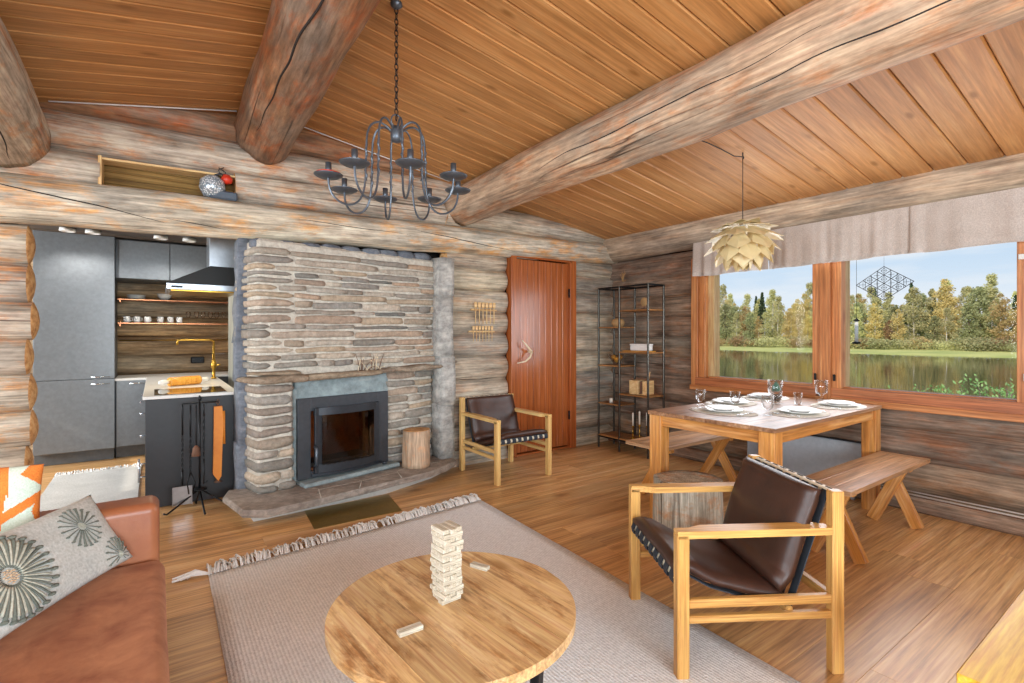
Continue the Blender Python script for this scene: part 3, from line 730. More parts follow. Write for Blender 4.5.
# brass tap
tap = MB(); tap.lathe([(.026, .845), (.026, .86), (.016, .865), (.016, .95), (.026, .955), (.026, 1.02), (.012, 1.03), (.012, 1.24)], 16, (.50, 6.10, 0)); tap.tube([(.50, 6.10, 1.235), (.47, 6.10, 1.25), (.22, 6.10, 1.25), (.19, 6.10, 1.245), (.18, 6.10, 1.20)], .011); tap.tube([(.50, 6.10, .98), (.56, 6.07, .99)], .008)
tap.lathe([(.02, 0), (.022, .02), (.014, .03)], 12, (.50, 6.10, 1.015)); tag(tap.build('kitchen_tap', 'brass'), 'tall angular brass kitchen tap on the worktop', 'tap')
mb = MB(); mb.tube([(-.33, 7.20, 1.24), (.85, 7.20, 1.24)], .006); tag(mb.build('wall_rail', 'brass'), 'thin brass rail along the kitchen log wall', 'rail')
mb = MB(); mb.box((.42, 7.18, 1.0), (.14, .06, .08), b=.01); mb.tube([(.38, 7.15, 1.0), (.38, 7.13, 1.0)], .012); mb.tube([(.46, 7.15, 1.0), (.46, 7.13, 1.0)], .012); tag(mb.build('wall_socket', 'black_metal'), 'black double socket on the log wall behind the tap', 'socket')
# rolling pin / board on worktop
rp = thing('rolling_pin', 'chunky orange wooden rolling pin with white handles lying on the worktop', 'rolling pin', (.22, 5.45, .885), math.radians(28))
mb = MB(); mb.lathe([(.0, -.135), (.036, -.135), (.04, -.125), (.04, .125), (.036, .135), (0, .135)], 20, R=Matrix.Rotation(PI/2, 4, 'Y')); mb.build('roller', 'orangewood', rp)
for sg in (-1, 1): mb = MB(); mb.lathe([(0, .136), (.014, .136), (.02, .16), (.024, .19), (.016, .215), (0, .22)], 14, R=Matrix.Rotation(PI/2*sg, 4, 'Y')); mb.build('handle', 'whitepaint', rp)
# copper shelves
for z, lb in ((1.69, 'copper-coloured kitchen shelf holding plates, upper of the two'), (1.43, 'copper-coloured kitchen shelf holding cups and glasses, lower of the two')):
    sh = thing('wall_shelf', lb, 'shelf', group='copper shelves in the kitchen')
    mb = MB(); mb.box((.25, 7.06, z), (1.17, .24, .014)); mb.build('board', 'copper', sh)
    for x in (-.31, .80): mb = MB(); mb.box((x, 7.07, z-.02), (.016, .25, .03)); mb.tube([(x, 6.955, z-.02), (x, 6.955, z+.03)], .008); mb.build('bracket', 'copper', sh)
def cupm(mb, r, h, t=.003): mb.lathe([(0, 0), (r*.85, 0), (r, h*.2), (r, h), (r-t, h), (r-t, h*.2), (r*.7, t), (0, t)], 18, cap=False)
for i, x in enumerate((-.255, -.165, -.07, .05, .145, .23)):
    t = thing('cup', ['white cup at the cabinet end of the lower copper shelf', 'white cup, second from the cabinet on the lower copper shelf', 'white cup, third from the cabinet on the lower copper shelf, before the gap', 'white cup just past the gap on the lower copper shelf', 'white cup in the middle of the three past the gap on the copper shelf', 'white cup standing next to the glasses on the lower copper shelf'][i], 'cup', (x, 7.02, 1.4375), .4*i, 'cups on the lower copper shelf')
    mb = MB(); cupm(mb, .031, .07); mb.build('bowl', 'white', t)
    mb = MB(); mb.tube([(.028, 0, .055), (.05, 0, .05), (.05, 0, .025), (.028, 0, .018)], .004, 6); mb.build('handle', 'white', t)
def wine(mb, s=1): mb.lathe([(0, 0), (.03*s, 0), (.03*s, .003), (.004*s, .008), (.004*s, .07*s), (.02*s, .085*s), (.036*s, .12*s), (.03*s, .17*s), (.028*s, .17*s), (.033*s, .12*s), (.018*s, .09*s), (0, .078*s)], 16, cap=False)
for i, (x, y) in enumerate(((.32, 7.05), (.40, 7.0), (.47, 7.07), (.54, 7.0), (.61, 7.06), (.68, 7.0))):
    mb = MB(); wine(mb, .8); tag(mb.build('wine_glass', 'glass', loc=(x, y, 1.4375)), 'small clear stemmed glass on the lower copper shelf, among the cluster right of the cups', 'glass', 'glasses on the lower copper shelf')
for i in range(4):
    mb = MB(); mb.lathe([(0, 0), (.045, 0), (.088, .012), (.09, .014), (.045, .004), (0, .004)], 24, cap=False)
    tag(mb.build('side_plate', 'white', loc=(-.17, 7.03, 1.698+.011*i)), ['white plate at the bottom of the small stack on the upper copper shelf', 'white plate second from the bottom of the stack on the upper copper shelf', 'white plate third from the bottom of the stack on the upper copper shelf', 'white plate on top of the stack on the upper copper shelf'][i], 'plate', 'plates stacked on the upper copper shelf')
mb = MB(); mb.lathe([(0, 0), (.03, 0), (.06, .03), (.075, .07), (.072, .07), (.056, .03), (0, .006)], 24, cap=False); tag(mb.build('bowl', 'white', loc=(.09, 7.03, 1.698)), 'white bowl on the upper copper shelf beside the hood', 'bowl')
# extractor hood
hd = thing('extractor_hood', 'black sloping extractor hood with steel edge and flue, over the peninsula', 'extractor hood')
HX0, HX1, HY0, HY1 = .078, .615, 5.0, 5.62
mb = MB(); mb.box(((HX0+HX1)/2, (HY0+HY1)/2, 1.703), (HX1-HX0, HY1-HY0, .05), b=.003); mb.build('rim', 'steel', hd)
mb = MB(); vs = [(HX0, HY0, 1.729), (HX1, HY0, 1.729), (HX1, HY1, 1.729), (HX0, HY1, 1.729), (.385, HY0+.02, 1.89), (HX1, HY0+.02, 1.89), (HX1, HY1-.15, 1.89), (.385, HY1-.15, 1.89)]
mb.add(vs, [[0, 1, 5, 4], [1, 2, 6, 5], [2, 3, 7, 6], [3, 0, 4, 7], [4, 5, 6, 7], [3, 2, 1, 0]], vs); mb.build('canopy', 'hoodblack', hd)
mb = MB(); mb.box((.485, 5.2, 2.10), (.205, .28, .42), b=.003); mb.build('flue', 'steel', hd)
mb = MB(); mb.box(((HX0+HX1)/2, (HY0+HY1)/2, 1.672), (HX1-HX0-.06, HY1-HY0-.06, .014), b=.003); mb.build('filter', 'brass', hd)
mb = MB(); mb.box((HX0+.07, HY0-.004, 1.70), (.08, .006, .018)); mb.build('control_panel', 'black_metal', hd)
# kitchen ceiling spots
for i, (x, y) in enumerate(((-.69, 6.45), (-.50, 6.45), (.05, 6.40), (.30, 6.40))):
    t = thing('ceiling_spotlight', ['round white ceiling spot nearest the log wall stub', 'second white ceiling spot from the log wall stub', 'white ceiling spot above the open shelves', 'white ceiling spot beside the hood flue'][i], 'ceiling light', (x, y, 2.30), 0, 'spots in the kitchen ceiling')
    mb = MB(); mb.lathe([(0, .03), (.06, .03), (.062, 0), (.05, -.004), (.045, .004), (0, .004)], 24, cap=False); mb.build('housing', 'whitepaint', t)
# kitchen rug
rg = thing('kitchen_rug', 'pale grey fringed runner on the kitchen floor behind the sofa', 'rug')
mb = MB(); mb.box((-.43, 5.20, .006), (.64, 1.95, .008), b=.002); mb.build('pile', 'kitrug', rg)
for e, y0, sg in ((0, 6.175, 1), (1, 4.225, -1)):
    mb = MB()
    for k in range(90):
        x = -.75+.64*k/89; dx = (rnd.random()-.5)*.05; mb.tube([(x, y0, .006), (x+dx*.5, y0+.04*sg, .014+rnd.random()*.02), (x+dx, y0+.10*sg, .005)], .0045, 5, caps=False)
    mb.build('fringe', 'yarn', rg)

# ------------------------------------------------------------------ fireplace
fp = thing('fireplace', 'slate stone fireplace with mantel, raised hearth and glass-fronted black insert', 'fireplace')
ang = math.radians(11)
O = Vector((.63, 4.10, 0)); ux = Vector((math.cos(ang), math.sin(ang), 0)); uy = Vector((-math.sin(ang), math.cos(ang), 0)); RA = Matrix.Rotation(ang, 4, 'Z')
def F(a, b, z): return O+ux*a+uy*b+Vector((0, 0, z))
WB = 1.62
# core with mortar face
mb = MB(); mb.box(F(WB/2+.0, .20, 1.49), (WB+.02, .36, 1.06), RA, b=.02, mi=0)
mb.box(F(.12, .19, .54), (.26, .36, .86), RA, b=.02); mb.box(F(1.36, .24, .54), (.52, .36, .86), RA, b=.02); mb.box(F(.72, .30, .88), (1.0, .26, .26), RA, b=.01)
mb.build('masonry', 'mortar', fp)
mb = MB(); z = 1.045; k = 0; sd = 1
while z < 1.94:
    h = .034+rnd.random()*.030; a = -.055+rnd.random()*.02
    while a < WB-.03:
        L = min(rnd.choice([.16, .22, .3, .4, .5, .62])*(.8+.4*rnd.random()), WB+.02-a)
        if L < .06: break
        tilt = .016*(rnd.random()-.3)
        hh = h*(.82+.28*rnd.random())
        if a <= 0: L = min(L, .3)
        dp = .42 if a <= 0 else .11
        mb.stone(F(a+L/2, .046+rnd.random()*.016+(dp-.11)/2, z+h/2), (L-.004, dp, hh), RA @ Matrix.Rotation(-tilt-.012, 4, 'Y'), .011, seed=sd, q_=.6); sd += 1; a += L
    z += h+.009
mb.build('chimney_breast', 'stone', fp)
for (a0, a1, z0, z1, off) in ((-.03, .25, .125, .93, .03), (1.10, 1.62, .125, .93, .085)):
    mb = MB(); z = z0
    while z < z1:
        h = .05+rnd.random()*.035; a = a0
        while a < a1-.03:
            L = min((.14+rnd.random()*.26), a1-a)
            if a1-a-L < .06: L = a1-a
            dp = .40 if a < 0 else .12
            mb.stone(F(a+L/2, off+rnd.random()*.015+(dp-.12)/2, z+h/2), (L-.008, dp, h*(.88+.12*rnd.random())), RA @ Matrix.Rotation(-.05*(rnd.random()-.2), 4, 'Y'), .014, seed=sd, q_=.6); sd += 1; a += L
        z += h+.012
    mb.build('lower_stonework', 'stone', fp)
# mantel slabs
mb = MB(); a = -.10
for i, (L, t, dz, dep) in enumerate(((.42, .05, -.005, .30), (.62, .045, 0, .30), (.16, .03, .012, .24), (.52, .042, .022, .28), (.20, .03, .05, .22))):
    mb.stone(F(a+L/2, .02-.02*(i % 2), .975+dz), (L*1.03, dep, t), RA @ Matrix.Rotation(-.012, 4, 'Y'), .022, seed=300+i, nx=9, q_=.5); a += L
mb.stone(F(.10, .0, 1.015), (.34, .2, .03), RA, .012, seed=330)
mb.build('mantelpiece', 'mantel', fp)
# smooth surround of the insert
mb = MB(); mb.box(F(.715, .13, .87), (.86, .14, .18), RA, b=.012); mb.box(F(.295, .13, .51), (.05, .14, .74), RA, b=.01); mb.box(F(.72, .04, .145), (.86, .28, .035), RA @ Matrix.Rotation(-.02, 4, 'Y'), b=.012); mb.build('surround', 'soap', fp)
# hearth
outl = [(.44, 4.36), (.40, 4.20), (.47, 3.80), (.60, 3.72), (.95, 3.76), (1.30, 3.83), (1.62, 3.90), (1.95, 3.97), (2.15, 4.06), (2.31, 4.17), (2.355, 4.28), (2.355, 4.45)]
mb = MB(); mb.poly(outl, .072, .125, amp=.02, seed=3, b=.012)
hs = mb.build('hearth', 'slab', fp)
mb = MB(); lines = [[(.98, 3.78), (1.02, 4.0), (.92, 4.12)], [(1.28, 3.84), (1.36, 4.02), (1.30, 4.16)], [(1.66, 3.92), (1.70, 4.12), (1.86, 4.22), (2.3, 4.2)], [(1.02, 3.98), (1.36, 4.02), (1.70, 4.1)]]
for ln in lines: mb.tube([(x, y, .125) for x, y in ln], .004, 5, flat=.4)
mb.build('hearth_joint', 'mortar', fp)
mb = MB(); mb.poly([(.52, 4.36), (.545, 3.90), (1.55, 3.97), (2.05, 4.16), (2.36, 4.36), (2.36, 4.45)], 0.001, .078, amp=.006, b=.004); mb.build('hearth_plinth', 'plinth', fp)
# side pillars
mb = MB(); z = .12
for i, h in enumerate((.52, .46, .58, .40)):
    if z > 2.02: break
    h = min(h, 2.04-z)
    mb.stone((2.27+.012*math.sin(i*2), 4.41, z+h/2), (.155, .28, h+.01), None, .014, seed=400+i, nx=3, q_=.15); z += h-.004
mb.build('pillar', 'pillar', fp)
mb = MB(); z = .03
for i, h in enumerate((.42, .5, .3, .36, .45)):
    h = min(h, 2.04-z)
    mb.stone((.575+.008*math.sin(i*2), 4.46, z+h/2), (.13, .26, h+.02), None, .014, seed=420+i, nx=3, q_=.12); z += h-.004
mb.box((.60, 4.52, 1.05), (.13, .14, 2.1), b=.01)
mb.build('pillar', 'bluestone', fp)
mb = MB()
for i in range(9): mb.stone(F(.05+.18*i, .09, 1.985+.008*i), (.17, .12, .07), RA, .015, seed=440+i)
mb.build('top_stones', 'bluestone', fp)
# insert
ins = MB(); IA0, IA1, IZ0, IZ1 = .285, 1.095, .165, .80
def fr(m, a0, a1, z0, z1, w, b, t): 
    m.box(F((a0+w+a0)/2, b, (z0+z1)/2), (w, t, z1-z0), RA); m.box(F(a1-w/2, b, (z0+z1)/2), (w, t, z1-z0), RA)
    m.box(F((a0+a1)/2, b, z1-w/2), (a1-a0-2*w+.002, t, w), RA); m.box(F((a0+a1)/2, b, z0+w/4), (a1-a0-2*w+.002, t, w/2), RA)
fr(ins, IA0, IA1, IZ0, IZ1, .105, .03, .03)
ins.build('insert_frame', 'insert', fp)
mb = MB(); mb.box(F(.69, .33, .48), (.62, .02, .56), RA); mb.box(F(.39, .20, .48), (.02, .27, .56), RA); mb.box(F(.99, .20, .48), (.02, .27, .56), RA); mb.box(F(.69, .2, .22), (.62, .27, .02), RA); mb.box(F(.69, .2, .74), (.62, .27, .02), RA); mb.build('firebox', 'brick', fp)
# bowed door
mb = MB(); NB = 14; a0, a1, z0, z1 = .41, .985, .20, .72
def bow(a): q = (a-a0)/(a1-a0)*2-1; return -.005-.055*(1-q*q)
def bowbar(m, z, h, t=.02, aa=a0, ab=a1):
    pts = [aa+(ab-aa)*i/NB for i in range(NB+1)]
    vs = []; fs = []
    for a in pts:
        for dz in (-h/2, h/2):
            for dt in (0, t): vs.append(F(a, bow(a)+dt, z+dz))
    for i in range(NB):
        b = i*4
        for p, q in ((0, 1), (1, 3), (3, 2), (2, 0)): fs.append([b+p, b+q, b+4+q, b+4+p])
    fs += [[0, 1, 3, 2], [NB*4, NB*4+1, NB*4+3, NB*4+2]]
    m.add(vs, fs, vs, 0, False)
bowbar(mb, z1-.03, .06); bowbar(mb, z0+.035, .07)
for a in (a0+.03, a1-.03): mb.box(F(a, bow(a)+.012, (z0+z1)/2), (.06, .024, z1-z0), RA)
dr = mb.build('insert_door', 'insert_door', fp)
mb = MB(); bowbar(mb, (z0+z1)/2, z1-z0-.12, .004, a0+.055, a1-.055); mb.build('door_glass', 'fireglass', dr)
mb = MB(); mb.tube([F(a0-.005, -.02, .26), F(a0-.005, -.05, .28), F(a0-.005, -.05, .40), F(a0-.005, -.02, .42)], .012); mb.build('door_handle', 'grey_iron', dr)
mb = MB(); bowbar(mb, z0-.012, .02, .05, a0-.02, a1+.03); mb.tube([F(1.0, -.04, .185), F(1.03, -.06, .185)], .012); mb.build('ash_lip', 'insert_door', fp)
mb = MB(); mb.poly([F(.42, .1, 0)[:2], F(.96, .1, 0)[:2], F(.96, .3, 0)[:2], F(.42, .3, 0)[:2]], .23, .26, amp=.02); mb.build('ash_bed', 'soil', fp)
# dry branch decoration on the mantel
mb = MB(); bx = F(.86, -.06, 1.0)
for k in range(15):
    a = rnd.random()*PI; L = .05+rnd.random()*.10; x = (rnd.random()-.5)*.24; p = bx+ux*x
    q = p+ux*math.cos(a)*L*.7+Vector((0, 0, .02+abs(math.sin(a))*L)); mb.tube([p, (p+q)/2+Vector((0, 0, .012)), q], .003, 5, rs=[.004, .003, .0015], mi=k % 2)
    if k % 3 == 0: mb.lathe([(0, -.008), (.008, 0), (0, .008)], 8, q, mi=1)
tag(mb.build('twig_decoration', ['twig', 'horn']), 'small bundle of dry twigs lying on the stone mantel', 'decoration')
# stump on hearth
def stump(name, loc, r, h, mats, label, seed, seg=48):
    m = MB(); m.log((0, 0, 0), (0, 0, h), r, r*.97, seg=seg, step=.04, amp=.016, seed=seed, dome=.004); o = m.build(name, mats, loc=loc); return tag(o, label, 'log stump')
stump('log_stump', (1.925, 4.205, .126), .122, .325, ['stumppale', 'end'], 'short pale log stump standing on the hearth right of the fire', 33)
stump('log_stump', (2.665, 1.90, 0), .20, .42, ['stumpbark', 'stumpbark'], 'weathered grey log stump used as a stool at the end of the dining table', 35, 64)
# brass floor plate
fpz = MB(); fpz.add([(.90, 3.93, .0005), (.87, 3.52, .0005), (1.49, 3.52, .0005), (1.55, 3.93, .0005), (.90, 3.93, .003), (.87, 3.52, .003), (1.49, 3.52, .003), (1.55, 3.93, .003)], [[0, 1, 2, 3], [4, 5, 6, 7], [0, 1, 5, 4], [1, 2, 6, 5], [2, 3, 7, 6], [3, 0, 4, 7]], [(0, 0, 0)]*8)
tag(fpz.build('floor_plate', 'brass_dull'), 'thin brass spark plate on the floor in front of the hearth', 'floor plate')

# fireside tools on a stand
st = thing('fireside_tool_stand', 'black iron fireside tool stand on a tripod against the black cabinet', 'tool stand', (.275, 4.47, 0))
mb = MB(); mb.tube([(0, 0, .14), (0, 0, .80)], .007); mb.tube([(-.11, 0, .79), (.12, 0, .79)], .005); mb.lathe([(.004, .80), (.016, .82), (.004, .845)], 12); mb.lathe([(.05, .135), (.05, .142), (.01, .15)], 16)
for x in (-.11, -.04, .04, .12): mb.tube([(x, 0, .79), (x, -.02, .785), (x, -.025, .80)], .003, 6)
mb.build('pole', 'black_metal', st)
for a in (200, 275, 330, 100): mb = MB(); q = math.radians(a); R_ = .22 if a != 100 else .1; mb.tube([(0, 0, .14), (math.cos(q)*R_*.6, math.sin(q)*R_*.6, .06), (math.cos(q)*R_, math.sin(q)*R_, .008), (math.cos(q)*(R_+.02), math.sin(q)*(R_+.02), .02)], .0065, 7); mb.build('leg', 'black_metal', st)
def twist(mb, x, y, z0, z1, r=.006):
    pts1 = []; n = 40
    for sg in (0, PI):
        pts = [(x+math.cos(k*.55+sg)*r*.7, y+math.sin(k*.55+sg)*r*.7, z0+(z1-z0)*k/n) for k in range(n+1)]; mb.tube(pts, r*.62, 5)
sv = thing('fireside_shovel', 'iron fireside shovel with twisted handle hanging from the stand', 'shovel', (.165, 4.455, 0))
mb = MB(); mb.tube([(0, 0, .56), (0, 0, .76), (0, .01, .785)], .006); twist(mb, 0, 0, .30, .56); mb.tube([(0, 0, .30), (0, -.005, .19)], .007); mb.build('handle', 'black_metal', sv)
mb = MB(); mb.box((0, -.01, .115), (.125, .004, .14), Matrix.Rotation(.08, 4, 'X')); mb.box((-.06, -.02, .11), (.004, .025, .13)); mb.box((.06, -.02, .11), (.004, .025, .13)); mb.build('blade', 'steel', sv)
tg = thing('fireside_tongs', 'iron fireside tongs with twisted shaft hanging beside the shovel', 'tongs', (.215, 4.44, 0))
mb = MB(); mb.tube([(0, 0, .55), (0, 0, .78)], .006); twist(mb, 0, 0, .28, .55); mb.tube([(0, 0, .28), (-.02, 0, .20), (-.01, 0, .12)], .005); mb.tube([(0, 0, .28), (.03, 0, .20), (.015, 0, .13)], .005); mb.build('arm', 'black_metal', tg)
pk = thing('fireside_poker', 'thin iron fireside poker with hook hanging in the middle of the stand', 'poker', (.30, 4.44, 0))
mb = MB(); twist(mb, 0, 0, .35, .70); mb.tube([(0, 0, .70), (0, 0, .78)], .005); mb.tube([(0, 0, .35), (0, 0, .18), (.025, 0, .20)], .005); mb.build('shaft', 'black_metal', pk)
br = thing('fireside_brush', 'black fireside brush with a looped handle hanging from the stand', 'brush', (.25, 4.425, 0))
mb = MB(); mb.tube([(0, 0, .47), (0, 0, .78)], .004); mb.build('handle', 'black_metal', br)
mb = MB(); mb.lathe([(.006, .48), (.022, .46), (.03, .40), (.012, .40)], 14); mb.build('bristle_head', 'twig', br)
bl = thing('fire_starter_sheath', 'long orange wooden splint holder hanging on the black cabinet end', 'splint holder', (.405, 4.60, 0))
mb = MB(); mb.add([(-.028, 0, .74), (.028, 0, .74), (.035, 0, .60), (.022, 0, .19), (.0, 0, .155), (-.035, 0, .21), (-.03, 0, .5)]+[(-.028, -.035, .74), (.028, -.035, .74), (.035, -.035, .60), (.022, -.035, .19), (.0, -.035, .155), (-.035, -.035, .21), (-.03, -.035, .5)], [[0, 1, 2, 3, 4, 5, 6], [7, 8, 9, 10, 11, 12, 13]]+[[i, (i+1) % 7, (i+1) % 7+7, i+7] for i in range(7)], [(0, 0, 0)]*14); mb.build('sheath', 'orange', bl)
mb = MB(); mb.tube([(.04, -.02, .70), (.043, -.02, .44)], .009); mb.build('side_stick', 'orange', bl)
mb = MB(); mb.tube([(0, -.01, .74), (-.01, -.01, .77), (0, -.01, .795), (.01, -.01, .77), (0, -.01, .745)], .004, 6); mb.lathe([(0, .14), (.03, .145), (.012, .16)], 10, (0, -.018, 0)); mb.build('loop', 'twig', bl)

# figurine in the niche
fg = thing('niche_figurine', 'speckled silver figurine with a red head in the gable niche', 'figurine', (.40, YW-.07, 2.305))
fg.scale = (1.15, 1.15, 1.15)
mb = MB(); mb.lathe([(0, -.01), (.05, .0), (.075, .05), (.07, .10), (.04, .13), (0, .135)], 20, (-.045, 0, .02))
def speck():
    t = NT('speckled_silver'); v = t.node('ShaderNodeTexVoronoi'); v.inputs['Scale'].default_value = 90; t.l.new(t.obj((1, 1, 1)), v.inputs['Vector'])
    t.col(t.ramp(v.outputs['Distance'], [(.3, 'e8ecee'), (.5, '8a949c')])); t.set(Roughness=.25, Metallic=.3); return t.m
M['speck'] = speck(); mb.build('body', 'speck', fg)
mb = MB(); mb.lathe([(0, 0), (.03, .01), (.036, .035), (.02, .06), (0, .065)], 14, (.035, -.01, .11)); mb.build('head', 'red', fg)
mb = MB(); mb.box((.015, .0, .03), (.16, .10, .055), b=.01); mb.build('base', 'slateblue', fg)
mb = MB(); mb.tube([(.0, 0, .16), (-.01, 0, .20), (.02, 0, .22)], .003, 5); mb.tube([(.02, 0, .16), (.03, 0, .19), (-.01, 0, .215)], .003, 5); mb.tube([(-.05, 0, .15), (.0, 0, .175), (.06, 0, .16)], .008, 6); mb.build('crest', 'wire', fg)

# spoon racks
for q, (x0, z0, n_, sc, lb, wd) in enumerate(((2.60, 1.555, 6, 1.0, 'upper', 'larger'), (2.575, 1.335, 7, .72, 'lower', 'smaller'))):
    yb = YW+.06-.107
    rk = MB(); rk.box((x0+.13, yb-.012, z0), (.30, .03, .018)); tag(rk.build('spoon_rack', 'lightwood'), f'{lb} small wooden spoon rack on the grey log wall left of the door', 'spoon rack')
    for i in range(n_):
        x = x0+.02+.22*i/(n_-1)
        m = MB(); m.rbox((0, -.002, .035*sc), (.033*sc, .012, .055*sc), .005*sc, 3); m.tube([(0, 0, .01), (0, 0, -.155*sc)], .0045*sc, 6, rs=[.005*sc, .0038*sc])
        tag(m.build('wooden_spoon', 'lightwood', loc=(x, yb-.036, z0+.012)), f'{wd} pale wooden spoon hanging in the {lb} spoon rack', 'spoon', f'spoons in the {lb} rack')

# ------------------------------------------------------------------ open metal shelf unit in the corner
su = thing('shelf_unit', 'tall open black metal shelf unit with staggered wooden shelves in the corner', 'shelf unit')
SX0, SX1, SY0, SYM, SY1, SH = 4.22, 4.475, 3.50, 3.90, 4.22, 1.845
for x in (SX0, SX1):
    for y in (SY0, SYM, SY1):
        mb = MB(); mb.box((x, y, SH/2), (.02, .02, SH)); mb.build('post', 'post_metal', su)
mb = MB()
for z in (SH-.01, .13):
    for x in (SX0, SX1): mb.box((x, (SY0+SY1)/2, z), (.018, SY1-SY0, .018))
    for y in (SY0, SYM, SY1): mb.box(((SX0+SX1)/2, y, z), (SX1-SX0, .018, .018))
mb.build('frame', 'black_metal', su)
shR = (1.567, 1.11, .645); shL = (1.385, .95, .515)
for z, ya, yb2 in [(z, SY0, SYM) for z in shR]+[(z, SYM, SY1) for z in shL]+[(.145, SY0, SY1)]:
    mb = MB(); mb.box(((SX0+SX1)/2, (ya+yb2)/2, z), (SX1-SX0+.02, yb2-ya+.01, .014), mi=0); mb.build('shelf', 'shelfwood' , su)
xs = 4.35
t = thing('gong_ornament', 'round tan disc ornament on the top right shelf of the black unit', 'ornament', (xs, 3.66, 1.575)); mb = MB(); mb.lathe([(0, -.008), (.045, -.008), (.05, 0), (.045, .008), (0, .008)], 28, (0, 0, .085), R=Matrix.Rotation(PI/2, 4, 'Y') @ Matrix.Rotation(0, 4, 'Z')); mb.build('disc', 'wicker', t); mb = MB(); mb.box((0, 0, .012), (.04, .06, .022)); mb.tube([(0, 0, .02), (0, 0, .04)], .006); mb.build('foot', 'twig', t)
m = MB(); m.lathe([(0, 0), (.05, 0), (.072, .03), (.075, .055), (.06, .085), (.02, .10), (0, .10)], 24); tag(m.build('wicker_ball', 'wicker', loc=(xs, 4.04, 1.393)), 'squat round wicker pot on the upper small shelf of the black unit', 'pot')
t = thing('trinket_box', 'long white box with a rounded lid on the middle shelf of the black unit', 'box', (xs, 3.70, 1.118)); mb = MB(); mb.rbox((0, 0, .03), (.10, .24, .06), .012, 3); mb.build('body', 'white', t); mb = MB(); mb.rbox((0, 0, .066), (.106, .246, .02), .008, 3); mb.build('lid', 'white', t)
t = MB(); t.box((xs-.04, 3.70, 1.1225), (.13, .36, .009)); tag(t.build('serving_board', 'orangewood'), 'thin orange wooden board under the white box on the black unit', 'board')
for o_ in [o for o in bpy.data.objects if o.name.startswith('trinket_box')]: o_.location.z = 1.128
m = MB(); m.lathe([(0, 0), (.03, 0), (.05, .025), (.085, .075), (.115, .12), (.112, .12), (.08, .075), (.045, .028), (0, .008)], 32, cap=False); tag(m.build('glass_bowl', 'glass', loc=(xs, 4.06, .958)), 'flared clear glass bowl on the left middle shelf of the black unit', 'bowl')
for k, (dx, dy, dz) in enumerate(((0, 0, .052), (-.03, .02, .085), (.02, -.03, .085))):
    m = MB(); m.lathe([(0, -.03), (.018, -.024), (.03, 0), (.018, .024), (0, .03)], 16); tag(m.build('orange', 'fruit', loc=(xs+dx, 4.06+dy, .958+dz)), 'small orange fruit in the clear glass bowl on the black shelf unit', 'fruit', 'fruit in the glass bowl')
t = thing('storage_box', 'cube-shaped pale wooden box with a dark front gap on the lower right shelf', 'box', (xs, 3.69, .653), .2); mb = MB(); mb.box((0, .06, .075), (.15, .11, .15)); mb.box((0, -.075, .075), (.15, .06, .15)); mb.box((0, -.01, .005), (.14, .1, .01)); mb.build('body', 'lightwood', t); mb = MB(); mb.box((.01, -.02, .075), (.11, .045, .14)); mb.build('inner', 'twig', t)
m = MB(); m.tube([(0, 0, 0), (.0, -.02, .10)], .005); tag(m.build('paint_brush', 'lightwood', loc=(xs, 3.60, .803)), 'thin brush standing up from the pale wooden box', 'brush')
m = MB(); m.lathe([(0, 0), (.02, 0), (.02, .05), (.016, .052), (0, .05)], 18); tag(m.build('pillar_candle', 'candle', loc=(4.29, 4.09, .522)), 'small white pillar candle on the lower left shelf of the black unit', 'candle')
m = MB(); m.lathe([(0, 0), (.015, 0), (.017, .03), (.008, .05), (.006, .07), (0, .07)], 14); tag(m.build('small_vase', 'twig', loc=(xs, 3.845, .653)), 'tiny dark vase on the lower right shelf beside the pale box', 'vase')
for i, (x, y, h, lb) in enumerate(((4.33, 3.80, .13, 'left of the three, shortest'), (4.31, 3.69, .16, 'middle of the three'), (4.36, 3.63, .15, 'right of the three'))):
    t = thing('candlestick', 'brass candlestick with candle on the bottom shelf, '+lb, 'candlestick', (x, y, .153), 0, 'candlesticks on the bottom shelf')
    mb = MB(); mb.lathe([(0, 0), (.032, 0), (.03, .008), (.008, .015), (.006, h*.5), (.011, h*.55), (.006, h*.6), (.006, h*.9), (.015, h), (.012, h+.012), (0, h+.012)], 18); mb.build('stem', 'brass', t)
    mb = MB(); mb.lathe([(0, h+.01), (.0095, h+.01), (.0095, h+.15), (.003, h+.155), (0, h+.165)], 12); mb.build('candle', 'candle', t)
m = MB()
for k in range(7): a = k*.9; m.tube([(0, 0, .0), (.01*math.cos(a), .03*math.cos(a), .05+.01*k), (.0, .05*math.cos(a+.4), .10+.03*math.sin(a))], .004, 5, rs=[.005, .004, .002])
m.tube([(0, 0, 0), (.04, 0, .02)], .004, 5)
tag(m.build('dried_bouquet', 'wicker', loc=(4.52, 4.12, 1.93)), 'small dried bunch hanging on the corner logs above the black shelf unit', 'dried flowers')
# radiator
t = thing('panel_radiator', 'flat grey panel radiator on the wall under the window behind the table', 'radiator', (0, 0, 0)); mb = MB(); mb.box((4.49, 2.08, .28), (.05, .96, .36), b=.01); mb.build('panel', 'radiator', t); mb = MB(); mb.box((4.485, 2.08, .463), (.045, .94, .008)); mb.build('top_grille', 'black_metal', t)
mb = MB(); mb.box((4.50, 1.7, .055), (.03, .03, .11)); mb.box((4.50, 2.4, .055), (.03, .03, .11)); mb.build('foot', 'radiator', t)

